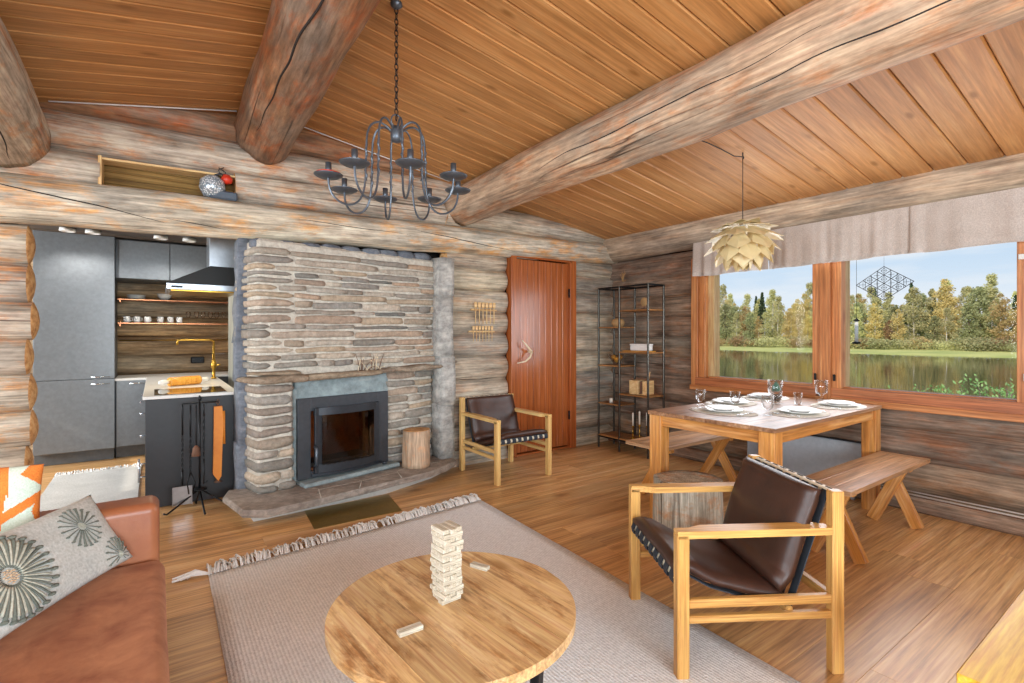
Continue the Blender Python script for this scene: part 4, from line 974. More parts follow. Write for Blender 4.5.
# ------------------------------------------------------------------ armchairs
def armchair(name, label, loc, rz, wm):
    t = thing(name, label, 'armchair', loc, rz)
    W, D = .305, .325
    for sx in (-1, 1):
        mb = MB(); mb.box((sx*(W-.02), -(D-.02), .275), (.042, .048, .55), b=.004); mb.build('leg', wm, t)
        mb = MB(); mb.box((sx*(W-.02), (D-.02), .35), (.042, .048, .70), b=.004); mb.build('leg', wm, t)
        # armrest: flat board, waisted near the front where it meets the post
        mb = MB(); vs = []; fs = []; pts = [(-D-.004, .021), (-D+.045, .021), (-D+.10, .045), (D-.10, .045), (D-.045, .03), (D-.045, .021)]
        xo = sx*(W-.02)
        outl_ = [(xo-sx*.021, -D-.002), (xo+sx*.021, -D-.002), (xo+sx*.021, D-.045), (xo-sx*.021, D-.045), (xo-sx*.045, D-.09), (xo-sx*.045, -D+.11), (xo-sx*.021, -D+.055)]
        n = len(outl_); vs = [(x, y, .535) for x, y in outl_]+[(x, y, .563) for x, y in outl_]
        fs = [list(range(n))[::-1], [n+i for i in range(n)]]+[[i, (i+1) % n, (i+1) % n+n, i+n] for i in range(n)]
        mb.add(vs, fs, [(v[1]+sx, v[0], v[2]) for v in vs]); mb.build('armrest', wm, t)
        for z in (.285, .225): mb = MB(); mb.box((sx*(W-.02), 0, z), (.024, 2*D-.06, .034 if z > .25 else .028), b=.003); mb.build('side_rail', wm, t)
    mb = MB(); mb.box((0, -(D-.02), .37), (2*W-.06, .030, .030), b=.006); mb.build('front_rail', 'rail_pale', t)
    mb = MB(); mb.box((0, (D-.012), .680), (2*W-.06, .030, .032), b=.006); mb.build('top_rail', 'rail_pale', t)
    mb = MB(); mb.box((0, (D-.02), .275), (2*W-.06, .028, .036), b=.003); mb.build('back_rail', wm, t)
    mb = MB(); mb.box((0, .13, .235), (2*W-.06, .03, .03), b=.006); mb.build('seat_rail', wm, t)
    # webbing: dark straps looped round the pale rails
    n = 9
    def strip(mb, path, x, w, th=.004):
        vs = []; fs = []
        for i, (y, z) in enumerate(path):
            a = path[max(i-1, 0)]; b = path[min(i+1, len(path)-1)]; dy, dz = b[0]-a[0], b[1]-a[1]; L = math.hypot(dy, dz) or 1; ny, nz = -dz/L*th, dy/L*th
            vs += [(x-w/2, y, z), (x+w/2, y, z), (x+w/2, y+ny, z+nz), (x-w/2, y+ny, z+nz)]
        m_ = len(path)
        for i in range(m_-1):
            for p in range(4): fs.append([i*4+p, i*4+(p+1) % 4, i*4+4+(p+1) % 4, i*4+4+p])
        fs += [[0, 1, 2, 3], [(m_-1)*4+k for k in range(4)]]
        mb.add(vs, fs, vs, 0, False)
    seatp = [(-D+.035, .345), (-D+.0, .352), (-D-.002, .37), (-D+.006, .389), (-D+.03, .388), (-.18, .325), (-.02, .275), (.12, .255)]
    backp = [(D-.02, .658), (D+.004, .664), (D+.006, .69), (D-.012, .699), (D-.032, .685), (.24, .52), (.185, .36), (.14, .235)]
    for i in range(n):
        x = -W+.065+(2*W-.13)*i/(n-1)
        mb = MB(); strip(mb, seatp, x, .037); mb.build('seat_strap', 'navy', t)
        mb = MB(); strip(mb, backp, x, .037); mb.build('back_strap', 'navy', t)
    # leather pads, sagging between the rails
    def pad(name, path, w, th, amp):
        vs = []; fs = []; nx = 12; m_ = len(path)
        for side in (0, 1):
            for i, (y, z) in enumerate(path):
                a = path[max(i-1, 0)]; b = path[min(i+1, m_-1)]; dy, dz = b[0]-a[0], b[1]-a[1]; L = math.hypot(dy, dz) or 1; ny, nz = -dz/L, dy/L
                e = min(1, min(i, m_-1-i)/1.5+.35)
                for k in range(nx+1):
                    q = k/nx*2-1; ex = (1-abs(q)**8*.5); s_ = (-.0+side*th*(.45+.55*e)*ex) if side else 0
                    nn = noise.noise(Vector((q*2, i*.6, side*3)))*amp
                    vs.append((q*w/2, y+ny*(s_+nn), z+nz*(s_+nn)))
        A = (nx+1)
        for side in (0, 1):
            for i in range(m_-1):
                for k in range(nx):
                    a = side*m_*A+i*A+k; f = [a, a+1, a+1+A, a+A]; fs.append(f if side else f[::-1])
        B = m_*A
        for i in range(m_-1): fs.append([i*A, i*A+A, B+i*A+A, B+i*A]); fs.append([i*A+nx, B+i*A+nx, B+i*A+A+nx, i*A+A+nx])
        for k in range(nx): fs.append([k, B+k, B+k+1, k+1]); q = (m_-1)*A+k; fs.append([q, q+1, B+q+1, B+q])
        mb = MB(); mb.add(vs, fs, vs, 0, True); return mb.build(name, 'leather_brown', t)
    def dens(p, n=5):
        o = []
        for i in range(len(p)-1):
            for k in range(n): f = k/n; o.append((p[i][0]*(1-f)+p[i+1][0]*f, p[i][1]*(1-f)+p[i+1][1]*f))
        return o+[p[-1]]
    pad('seat_pad', dens([(-D+.0, .398), (-D+.06, .39), (-.16, .332), (.0, .288), (.12, .268)], 4), 2*W-.10, .045, .004)
    pad('back_pad', [(y, z) for y, z in dens([(.105, .30), (.155, .36), (.20, .52), (.25, .64), (.264, .696)], 4)], 2*W-.085, .055, .004)
    return t
armchair('armchair', 'oak armchair with dark brown leather pads in the foreground, its back to the dining table', (2.035, 1.275, 0), math.radians(-121.3), 'chairwood_near')
armchair('armchair', 'oak armchair with dark brown leather pads against the log wall between fireplace and door', (2.70, 3.94, 0), 0, 'chairwood')

# ------------------------------------------------------------------ dining table, benches, settings
TZ = .775
t = thing('dining_table', 'rectangular brown wood dining table with thick orange legs under the window', 'table', (3.615, 1.905, 0), math.radians(1))
TL, TW = 1.60, .88
mb = MB()
for i in range(6): mb.box((0, -TW/2+TW/6*(i+.5), TZ-.0125), (TL, TW/6-.0008, .025), b=.0015)
mb.build('tabletop', 'table', t)
mb = MB()
for sy in (-1, 1): mb.box((0, sy*(TW/2-.035), TZ-.063), (TL-.19, .022, .07))
for sx in (-1, 1): mb.box((sx*(TL/2-.035), 0, TZ-.063), (.022, TW-.19, .07))
mb.build('apron', 'tableleg', t)
for sx in (-1, 1):
    for sy in (-1, 1): mb = MB(); mb.box((sx*(TL/2-.055), sy*(TW/2-.055), (TZ-.026)/2), (.095, .095, TZ-.026), b=.004); mb.build('leg', 'tableleg', t)
def bench(label, loc, L, W, rz=0):
    t = thing('bench', label, 'bench', loc, rz); H_ = .45
    mb = MB()
    for i in range(3): mb.box((0, -W/2+W/3*(i+.5), H_-.014), (L-.13, W/3-.001, .028), b=.002)
    for sx in (-1, 1): mb.box((sx*(L/2-.0325), 0, H_-.014), (.064, W, .028), b=.002, ax=1)
    mb.build('seat', 'bench', t)
    for sx in (-1, 1):
        x = sx*(L/2-.19)
        for sg in (-1, 1):
            mb = MB(); mb.beam((x+sg*.012, -sg*(W/2-.02), .004), (x+sg*.012, sg*(W/2-.09), H_-.03), .07, .038, up=(1, 0, 0)); mb.build('leg', 'tableleg', t)
        mb = MB(); mb.box((x, 0, H_-.05), (.05, W-.1, .045)); mb.build('leg_cleat', 'tableleg', t)
    return t
bench('wooden bench on crossed legs on the near side of the table, behind the armchair', (3.71, 1.32, 0), 1.28, .295)
bench('wooden bench on crossed legs on the far side of the table, towards the corner shelves', (3.70, 2.62, 0), 1.20, .36)
ZT = TZ+.001
def setting(k, x, y, rz, mp, lb):
    x -= .03; y -= .03
    m = MB(); pts = [(math.cos(a)*.235*(1+.0*math.sin(a)), math.sin(a)*.165) for a in [2*PI*i/36 for i in range(36)]]
    m.poly(pts, 0, .004, b=.001); o = m.build('placemat', 'placemat', loc=(x, y, ZT)); o.rotation_euler.z = rz; tag(o, 'pale oval placemat '+lb, 'placemat', 'placemats on the dining table')
    m = MB(); m.lathe([(0, 0), (.075, 0), (.13, .014), (.132, .017), (.075, .005), (0, .005)], 36, cap=False); tag(m.build('dinner_plate', 'white', loc=(x, y, ZT+.005)), 'large white dinner plate '+lb, 'plate', 'dinner plates on the table')
    m = MB(); m.lathe([(0, 0), (.055, 0), (.10, .018), (.102, .021), (.055, .006), (0, .006)], 36, cap=False); tag(m.build('soup_plate', 'white', loc=(x+.004, y, ZT+.0125)), 'small white plate stacked '+lb, 'plate', 'smaller plates on the table')
    for j, nm in enumerate(('fork', 'knife')):
        sg = 1 if j else -1
        p = Matrix.Rotation(rz, 3, 'Z') @ Vector((sg*.172, 0, 0))
        m = MB(); m.tube([(0, -.09, .004), (0, .02, .005), (0, .05, .004)], .003, 6, flat=.5)
        if nm == 'fork':
            m.box((0, .065, .004), (.022, .03, .0022), b=.0005)
            for q in range(4): m.box((-.009+.006*q, .09, .004), (.0022, .03, .0018), b=.0004)
        else: m.box((0, .075, .004), (.016, .07, .0018), b=.0006)
        o = m.build(nm, 'chrome', loc=(x+p.x, y+p.y, ZT+.0045)); o.rotation_euler.z = rz; tag(o, f'steel {nm} '+lb, nm, f'{nm}s on the dining table')
setting(0, 3.20, 2.02, PI/2, 0, 'at the stump end of the table')
setting(1, 3.63, 2.22, 0, 0, 'on the far bench side, left of the plant')
setting(2, 4.16, 2.24, 0, 0, 'on the far bench side behind the succulent')
setting(3, 3.55, 1.68, 0, 0, 'on the near bench side, next to the table corner')
setting(4, 4.14, 1.68, 0, 0, 'on the near bench side, next to the window')
def tumbler(x, y, lb, s=1.0, st=True):
    x -= .03; y -= .03
    m = MB()
    if st: m.lathe([(0, 0), (.028*s, 0), (.026*s, .006), (.008*s, .014), (.008*s, .03*s), (.03*s, .045*s), (.036*s, .08*s), (.034*s, .12*s), (.032*s, .12*s), (.033*s, .08*s), (.027*s, .048*s), (0, .036*s)], 20, cap=False)
    else: m.lathe([(0, 0), (.026*s, 0), (.034*s, .10*s), (.0325*s, .10*s), (.025*s, .008), (0, .008)], 20, cap=False)
    tag(m.build('drinking_glass', 'glass', loc=(x, y, ZT)), lb, 'glass', 'glasses on the dining table')
tumbler(3.42, 2.06, 'clear drinking glass by the plate at the stump end of the table')
tumbler(3.30, 1.76, 'clear footed glass standing nearest the table corner between two plates', 1.1)
tumbler(3.90, 2.02, 'tall clear glass just in front of the succulent', 1.5)
tumbler(4.0, 1.90, 'short clear glass on the table just right of the succulent', .9, False)
tumbler(4.38, 1.90, 'clear stemmed glass closest to the window post', 1.35)
tumbler(3.52, 2.40, 'short clear glass at the far bench edge of the table', .9, False)
tumbler(3.36, 2.30, 'clear glass behind the plate at the stump end', 1.0)
pl = thing('succulent', 'small blue-green succulent in a clear glass pot in the middle of the table', 'plant', (4.02, 2.06, ZT))
mb = MB(); mb.lathe([(0, 0), (.035, 0), (.045, .04), (.035, .075), (.032, .075), (.042, .04), (.032, .006), (0, .006)], 20, cap=False); mb.build('pot', 'glass', pl)
mb = MB(); mb.lathe([(0, .008), (.030, .008), (.038, .035), (.03, .055), (0, .058)], 16); mb.build('soil', 'soil', pl)
mb = MB()
for i in range(46):
    a = i*2.4; el = .15+1.25*(i/46); r = .052; d = Vector((math.cos(a)*math.cos(el), math.sin(a)*math.cos(el), math.sin(el))); p0 = Vector((0, 0, .075+.05*i/46)); p1 = p0+d*(.052-.02*i/46); s_ = d.cross(Vector((0, 0, 1))).normalized()*.013
    up = Vector((0, 0, .004)); vs = [p0, (p0+p1)/2+s_, p1+Vector((0, 0, .008)), (p0+p1)/2-s_, (p0+p1)/2+up*1.6, (p0+p1)/2-up]
    mb.add(vs, [[0, 1, 4], [1, 2, 4], [2, 3, 4], [3, 0, 4], [0, 5, 1], [1, 5, 2], [2, 5, 3], [3, 5, 0]], vs)
mb.build('leaves', 'plantgreen', pl)

# ------------------------------------------------------------------ rug, round table, tower
rg = thing('wool_rug', 'large pale grey woven rug with a fringed end under the round table', 'rug')
rp = [(.235, 3.16), (2.08, 3.37), (1.94, .6), (.205, .6)]
mb = MB(); nx, ny = 24, 40; vs = []; fs = []
for i in range(nx+1):
    for j in range(ny+1):
        u, v = i/nx, j/ny; a = Vector(rp[3]).lerp(Vector(rp[2]), u); b = Vector(rp[0]).lerp(Vector(rp[1]), u); p = a.lerp(b, v)
        vs.append((p.x, p.y, .011+noise.noise(Vector((p.x*3, p.y*3, 0)))*.002))
N = len(vs); vs += [(x, y, .001) for x, y, z in vs]; A = ny+1
for i in range(nx):
    for j in range(ny): a = i*A+j; fs += [[a, a+A, a+A+1, a+1], [N+a, N+a+1, N+a+A+1, N+a+A]]
for i in range(nx): 
    for j in (0, ny): a = i*A+j; fs.append([a, a+A, N+a+A, N+a])
for j in range(ny):
    for i in (0, nx): a = i*A+j; fs.append([a, a+1, N+a+1, N+a])
mb.add(vs, fs, vs, 0, True); mb.build('pile', 'rug', rg)
mb = MB()
for k in range(380):
    u = rnd.random(); p = Vector(rp[0]).lerp(Vector(rp[1]), u); dx = (rnd.random()-.5)*.07; L = .08+rnd.random()*.07; h = .008+rnd.random()*.035
    mb.tube([(p.x, p.y-.005, .011), (p.x+dx*.2, p.y+L*.3, h+.005), (p.x+dx*.7, p.y+L*.7, h), (p.x+dx, p.y+L, .006)], .0045, 5, caps=False, rs=[.004, .005, .0045, .003])
for k in range(16):
    a = PI*.93+(rnd.random()-.5)*.35; p = Vector((.24, 3.17)); L = .10+rnd.random()*.07
    mb.tube([(p.x, p.y, .012), (p.x+math.cos(a)*L*.5, p.y+math.sin(a)*L*.5, .02+.02*rnd.random()), (p.x+math.cos(a)*L, p.y+math.sin(a)*L, .008)], .006, 5, caps=False)
mb.build('fringe', 'yarn', rg)
RT = .42
t = thing('round_table', 'round light wooden coffee table with black metal legs on the rug', 'coffee table', (.80, 1.462, 0), math.radians(20))
mb = MB(); R_ = .397; NP = 6; w = 2*R_/NP
ang0 = math.radians(-105)
for i in range(NP):
    y0 = -R_+w*i+.0006; y1 = y0+w-.0012; pts = []; m_ = 10
    ys = [y0+(y1-y0)*k/m_ for k in range(m_+1)]
    right = [(math.sqrt(max(R_*R_-y*y, 0)), y) for y in ys]; left = [(-x, y) for x, y in right[::-1]]; pts = right+left
    pts = [p for k, p in enumerate(pts) if k == 0 or (Vector(p)-Vector(pts[k-1])).length > 1e-5]
    n = len(pts); q = rnd.random()*20; c_, s_ = math.cos(ang0), math.sin(ang0)
    vs = [(x*c_-y*s_, x*s_+y*c_, z) for z in (RT-.032, RT) for x, y in pts]; gs = [(x+q, y+q*.3, z) for z in (RT-.032, RT) for x, y in pts]
    mb.add(vs, [list(range(n))[::-1], [n+k for k in range(n)]]+[[k, (k+1) % n, n+(k+1) % n, n+k] for k in range(n)], gs)
mb.build('tabletop', 'mango', t)
for k in range(4):
    a = math.radians(89+90*k); mb = MB(); mb.beam((math.cos(a)*.30, math.sin(a)*.30, .0145), (math.cos(a)*.33, math.sin(a)*.33, RT-.034), .03, .03, up=(math.cos(a), math.sin(a), 0)); mb.build('leg', 'black_metal', t)
mb = MB()
mb.box((0, 0, RT-.042), (.66, .03, .016), R=Matrix.Rotation(math.radians(89), 4, 'Z')); mb.box((0, 0, RT-.042), (.66, .03, .016), R=Matrix.Rotation(math.radians(179), 4, 'Z')); mb.build('cross_brace', 'black_metal', t)
ordn = ['bottom', 'second', 'third', 'fourth', 'fifth', 'sixth', 'seventh', 'eighth', 'ninth', 'tenth', 'eleventh', 'twelfth', 'thirteenth', 'fourteenth', 'fifteenth', 'top']
bmesh_block = MB(); bmesh_block.box((0, 0, 0), (.075, .0245, .0146), b=.0012); blk = bmesh_block.build('game_block', 'block')
TX, TY = .80, 1.51
first = True
def place(x, y, z, rz, lb, grp):
    global first
    o = blk if first else blk.copy()
    if not first: COL.objects.link(o)
    first = False
    o.location = (x, y, z); o.rotation_euler = (0, 0, rz); tag(o, lb, 'game block', grp)
for L in range(16):
    lay = ('bottom layer' if L == 0 else 'top layer' if L == 15 else f'{ordn[L]} layer from the bottom')
    for k in range(3):
        off = (k-1)*.025; jx, jy = (rnd.random()-.5)*.012, (rnd.random()-.5)*.012; base = math.radians(6)
        if L % 2: dx, dy, rz = off, jy, PI/2; nm = ('left', 'middle', 'right')[k]+' block'
        else: dx, dy, rz = jx, off, 0; nm = ('front', 'middle', 'rear')[k]+' block'
        c_, s_ = math.cos(base), math.sin(base)
        place(TX+dx*c_-dy*s_, TY+dx*s_+dy*c_, RT+.0078+.0150*L, base+rz+(rnd.random()-.5)*.05, f'pale wooden {nm} in the {lay} of the tower', 'blocks of the tower')
place(.617, 1.395, RT+.0078, .0, 'pale wooden game block lying loose in front of the tower, near the table edge', 'loose game blocks')
place(1.0, 1.625, RT+.0078, math.radians(-66), 'pale wooden game block lying loose to the right of the tower', 'loose game blocks')

# ------------------------------------------------------------------ sofa and cushions
sf = thing('sofa', 'rust and tan leather sofa with a broad seat in the lower left corner', 'sofa')
mb = MB(); mb.rbox((-.50, 1.28, .14), (1.0, 2.34, .20), .03, 3); mb.build('base', 'leather_arm', sf)
mb = MB(); mb.rbox((-.385, 1.32, .335), (.835, 2.22, .19), .045, 6, sub=2, amp=.006); mb.build('seat_cushion', 'suede', sf)
mb = MB(); mb.rbox((-.47, 2.525, .335), (.97, .17, .60), .035, 6); mb.build('arm', 'leather_arm', sf)
mb = MB(); mb.rbox((-.47, .14, .335), (.97, .16, .60), .05, 6); mb.build('arm', 'leather_arm', sf)
mb = MB(); mb.rbox((-.92, 1.32, .42), (.20, 2.22, .72), .06, 6); mb.build('backrest', 'leather_arm', sf)
for x in (-.9, -.1):
    for y in (.25, 2.45): mb = MB(); mb.box((x, y, .02), (.05, .05, .04)); mb.build('foot', 'black_metal', sf)

def pillow(name, label, O, U, V, th, grid, mat, matf=None, mats=None):
    # O centre, U/V half-axis vectors
    U = Vector(U); V = Vector(V); O = Vector(O); Nn = U.cross(V).normalized()
    def S_(s, t_, side=1, off=0):
        f = max(0, (1-s**4))*max(0, (1-t_**4)); f = f**.5; pin = 1-.05*(1-abs(s))*0
        k = 1-.06*(1-t_*t_)*abs(s)**6; k2 = 1-.06*(1-s*s)*abs(t_)**6
        return O+U*s*k+V*t_*k2+Nn*side*(th*f+off+noise.noise(Vector((s*2, t_*2, side)))*.006*f)
    n = grid; vs = []; fs = []; mi = []
    for side in (1, -1):
        for i in range(n+1):
            for j in range(n+1): vs.append(S_(i/n*2-1, j/n*2-1, side))
    A = n+1; B = A*A
    for i in range(n):
        for j in range(n):
            a = i*A+j; m_ = matf((i+.5)/n*2-1, (j+.5)/n*2-1) if matf else 0
            fs += [[a, a+A, a+A+1, a+1], [B+a, B+a+1, B+a+A+1, B+a+A]]; mi += [m_, m_]
    mb = MB(); mb.add(vs, fs, vs, mi, True); o = mb.build(name, mats or [mat]); 
    bm = bmesh.new(); bm.from_mesh(o.data); bmesh.ops.remove_doubles(bm, verts=bm.verts[:], dist=.0004); bmesh.ops.recalc_face_normals(bm, faces=bm.faces[:]); bm.to_mesh(o.data); bm.free()
    tag(o, label, 'cushion'); return o, S_
d1_ = Vector((-.50, -.86, .015)).normalized(); upv = Vector((-.118, .072, .215))
P0 = Vector((-.075, 2.42, .465)); Lc = .66
Oc = P0+d1_*Lc/2+upv/2
cu, S1 = pillow('flower_cushion', 'grey felt cushion with large stitched flower bursts leaning on the sofa arm', Oc, d1_*Lc/2, upv/2*1.12, .035, 40, 'cushion')
sgn = 1 if (d1_.cross(upv)).normalized().dot(Vector((.5, -.5, .7))) > 0 else -1
def burst(c, R_, n, name, bead):
    mb = MB(); Uh, Vh = Lc/2, upv.length/2*1.12
    def pt(x, y, off): return S1(max(-.97, min(.97, c[0]+x/Uh)), max(-.96, min(.96, c[1]+y/Vh)), sgn, off)
    def inside(x, y): return abs(c[0]+x/Uh) < .96 and abs(c[1]+y/Vh) < .93
    for i in range(n):
        a = 2*PI*i/n+.1
        pts = []; m_ = 7
        for k in range(m_+1):
            r = R_*(.2+.72*k/m_)
            if not inside(math.cos(a)*r, math.sin(a)*r): break
            pts.append(pt(math.cos(a)*r, math.sin(a)*r, .003))
        if len(pts) > 2:
            w_ = R_*.045; rs = [w_*(.5+.6*k/m_) for k in range(len(pts))]
            mb.tube(pts, w_, 6, rs=rs, flat=.5, mi=0)
            if len(pts) == m_+1: mb.lathe([(0, -w_*.8), (w_*1.7, -w_*.4), (w_*1.8, w_*.4), (0, w_)], 10, pt(math.cos(a)*R_*.95, math.sin(a)*R_*.95, .002), mi=0)
        if n > 20:
            pts = []; a2 = a+PI/n
            for k in range(m_+1):
                r = R_*(.25+.6*k/m_)
                if not inside(math.cos(a2)*r, math.sin(a2)*r): break
                pts.append(pt(math.cos(a2)*r, math.sin(a2)*r, .001))
            if len(pts) > 2: mb.tube(pts, R_*.05, 6, flat=.4, mi=1)
    for i in range(26):
        a = i*2.4; r = R_*.16*math.sqrt(i/26); mb.lathe([(0, -R_*.02), (R_*.035, 0), (0, R_*.02)], 6, pt(math.cos(a)*r, math.sin(a)*r, .004), mi=2 if bead else 1)
    return mb.build(name, ['embroid', 'embroid_lt', 'embroid_bead'], cu)
burst((.42, .0), .138, 30, 'flower_embroidery', True)
burst((-.50, .30), .078, 20, 'flower_embroidery', False)
burst((-.78, -.78), .072, 18, 'flower_embroidery', False)
def opat(s, t_):
    u, v = (s-.69)/.31, t_
    if v < -.12+.1*u: return 2
    if abs(v-(.20+.26*u)) < .085: return 1
    if v > .62+.25*(1-u)-.0 and v < .60+.6*u+.1: return 1
    if u > .62 and v < .40 and v > -.05: return 1 if (u-.62) > abs(v-.18)*.9 else 0
    if u > -.2: return 0
    if abs(u*.9+v*.45-.1) < .10: return 1
    if v > .45 and u < .1 and u > -.75 and v+u*.5 > .35: return 1
    if u > .45 and v < .1 and v > -.7: return 1 if (u-.45) > abs(v+.3)*.9 else 0
    if v < -.35 and u > -.2: return 2
    if abs(u-.3*v+.55) < .12: return 1
    return 0
pillow('geometric_cushion', 'mint, white and orange patterned cushion behind the flower cushion', (-.565, 2.42, .665), (.245, .02, -.03), (-.01, .05, .195), .05, 130, 'mint', opat, ['mint', 'orangecloth', 'whitecloth'])

# yellow bench top in the near right corner
t = thing('pine_side_table', 'yellow pine side table, one corner showing at the lower right edge', 'table', (2.15, .19, 0))
mb = MB()
for i in range(3): mb.box((0, -.12+.12*i, .485), (1.2, .119, .03), b=.002)
mb.build('tabletop', 'yellow', t)
for sx in (-1, 1):
    for sy in (-1, 1): mb = MB(); mb.box((sx*.55, sy*.14, .235), (.05, .05, .47)); mb.build('leg', 'yellow', t)
mb = MB(); mb.box((0, .14, .43), (1.05, .02, .07)); mb.box((0, -.14, .43), (1.05, .02, .07)); mb.build('apron', 'yellow', t)

# ------------------------------------------------------------------ chandelier
ch = thing('chandelier', 'wrought iron eight-arm chandelier hanging on a chain from the board ceiling', 'chandelier', (1.0, 2.43, 0))
mb = MB(); zt = cz(1.0)
mb.lathe([(0, zt+.01), (.028, zt+.01), (.03, zt-.015), (.01, zt-.03), (0, zt-.03)], 16); mb.build('ceiling_hook', 'grey_iron', ch)
mb = MB(); z = zt-.025; k = 0
while z > 2.415:
    R0 = Matrix.Rotation(k % 2*PI/2, 4, 'Z'); pts = [R0 @ Vector((math.cos(a)*.0085, 0, math.sin(a)*.018)) for a in [2*PI*i/12 for i in range(13)]]
    mb.tube([p+Vector((0, 0, z-.015)) for p in pts], .0028, 5, caps=False); z -= .0285; k += 1
mb.build('chain', 'black_metal', ch)
mb = MB(); mb.tube([Vector((math.cos(a)*.028, 0, 2.385+math.sin(a)*.032)) for a in [2*PI*i/16 for i in range(17)]], .004, 6, caps=False)
mb.lathe([(0, 2.36), (.022, 2.355), (.03, 2.335), (.03, 2.30), (.022, 2.28), (0, 2.275)], 16); mb.build('hub', 'grey_iron', ch)
fa = math.atan2(-.8165+.12, -.577-.12)
for k in range(8):
    a = fa+2*PI*k/8-.20; d = Vector((math.cos(a), math.sin(a), 0)); zz_ = Vector((0, 0, 1))
    prof = [(.02, 2.325), (.05, 2.355), (.09, 2.37), (.125, 2.35), (.143, 2.31), (.148, 2.25), (.15, 2.12), (.155, 2.03), (.175, 1.965), (.215, 1.935), (.26, 1.938), (.30, 1.965), (.322, 2.01), (.325, 2.055)]
    pr_ = []
    for i in range(len(prof)-1):
        for j in range(3): f = j/3; pr_.append((prof[i][0]*(1-f)+prof[i+1][0]*f, prof[i][1]*(1-f)+prof[i+1][1]*f))
    pr_.append(prof[-1])
    for _ in range(2): pr_ = [pr_[0]]+[((pr_[i-1][0]+2*pr_[i][0]+pr_[i+1][0])/4, (pr_[i-1][1]+2*pr_[i][1]+pr_[i+1][1])/4) for i in range(1, len(pr_)-1)]+[pr_[-1]]
    mb = MB(); mb.tube([d*r+zz_*z_ for r, z_ in pr_], .0055, 6, smooth=False)
    tw = [(.0055*(1+.35*math.sin(i*2.0))) for i in range(24)]
    mb.tube([d*.149+zz_*(2.25-.008*i)+Vector((math.cos(i*.9), math.sin(i*.9), 0))*.003 for i in range(24)], .006, 5, rs=tw)
    arm = mb.build('arm', 'grey_iron', ch)
    mb = MB(); mb.lathe([(0, 2.054), (.048, 2.058), (.066, 2.068), (.068, 2.072), (.048, 2.063), (0, 2.060)], 24, d*.325, cap=False); mb.build('drip_pan', 'grey_iron', arm)
    mb = MB(); mb.lathe([(.0, 2.062), (.014, 2.062), (.0145, 2.13), (.011, 2.13), (.011, 2.075), (0, 2.075)], 14, d*.325, cap=False); mb.build('candle_socket', 'grey_iron', arm)
    if k == 0: mb = MB(); mb.lathe([(0, 2.067), (.05, 2.070), (.06, 2.075), (0, 2.073)], 20, d*.325); o = mb.build('wax_ring', 'candle', arm)
    if k == 7: mb = MB(); mb.lathe([(0, 2.067), (.05, 2.070), (.06, 2.078), (0, 2.075)], 20, d*.325); o = mb.build('wax_ring', 'red', arm)

# ------------------------------------------------------------------ pendant lamp over the table
px_, py_ = 3.43, 1.995; pz = 1.935
pn = thing('pendant_lamp', 'cream pine-cone shaped pendant lamp of layered leaves above the dining table', 'pendant lamp', (px_, py_, 0))
zt = cz(px_)
mb = MB(); mb.tube([(0, 0, pz+.15), (0, 0, zt-.02)], .003, 6); mb.tube([(0, 0, zt-.03), (-.06, .03, zt-.028), (-.17, .065, zt+.01), (-.28, .09, zt+.035), (-.37, .115, cz(3.06)-.008)], .0035, 6); mb.build('cord', 'wire', pn)
mb = MB(); mb.tube([(0, 0, zt+.005), (0, 0, zt-.02), (.012, 0, zt-.035), (.0, 0, zt-.045)], .005, 6); mb.build('ceiling_hook', 'wire', pn)
mb = MB(); mb.lathe([(0, pz+.16), (.02, pz+.155), (.02, pz+.09), (.035, pz+.05), (.045, pz), (.03, pz-.04), (0, pz-.05)], 16); mb.build('bulb_holder', 'white', pn)
mb = MB()
rows = [(4, 7, .235, .20), (26, 9, .268, .20), (50, 9, .272, .20), (72, 8, .262, .20), (94, 8, .25, .19), (116, 6, .232, .17), (136, 5, .21, .14)]
for ri, (ph, n_, RR, LL) in enumerate(rows):
    p_ = math.radians(ph); p2 = p_+math.radians(32)
    for k in range(n_):
        a = 2*PI*(k+.5*(ri % 2))/n_; d = Vector((math.cos(a), math.sin(a), 0)); s_ = Vector((-math.sin(a), math.cos(a), 0))
        ct = Vector((0, 0, pz-.0))
        A_ = ct+d*math.sin(p_)*RR*.55+Vector((0, 0, math.cos(p_)*RR*.55*.95+.03))
        tipr = RR*(1.0+.05*((k*7+ri*3) % 3-1))
        T_ = ct+d*math.sin(p2)*tipr+Vector((0, 0, math.cos(p2)*tipr*.86-.0))
        v = T_-A_; nn = v.cross(s_).normalized()
        if nn.dot(d+Vector((0, 0, .5))) < 0: nn = -nn
        w_ = LL*.40; M1 = A_+v*.55
        pts = [A_-s_*w_*.35, A_+s_*w_*.35, M1+s_*w_-nn*.008, T_+nn*.004, M1-s_*w_-nn*.008, M1+nn*.006]
        o2 = [q-nn*.0018 for q in pts]; vs = pts+o2
        mb.add(vs, [[0, 1, 2, 5], [5, 2, 3], [5, 3, 4], [0, 5, 4], [6, 11, 8, 7], [11, 9, 8], [11, 10, 9], [6, 10, 11], [1, 0, 6, 7], [2, 1, 7, 8], [3, 2, 8, 9], [4, 3, 9, 10], [0, 4, 10, 6]], vs)
mb.build('lamp_shade', 'lampleaf', pn)

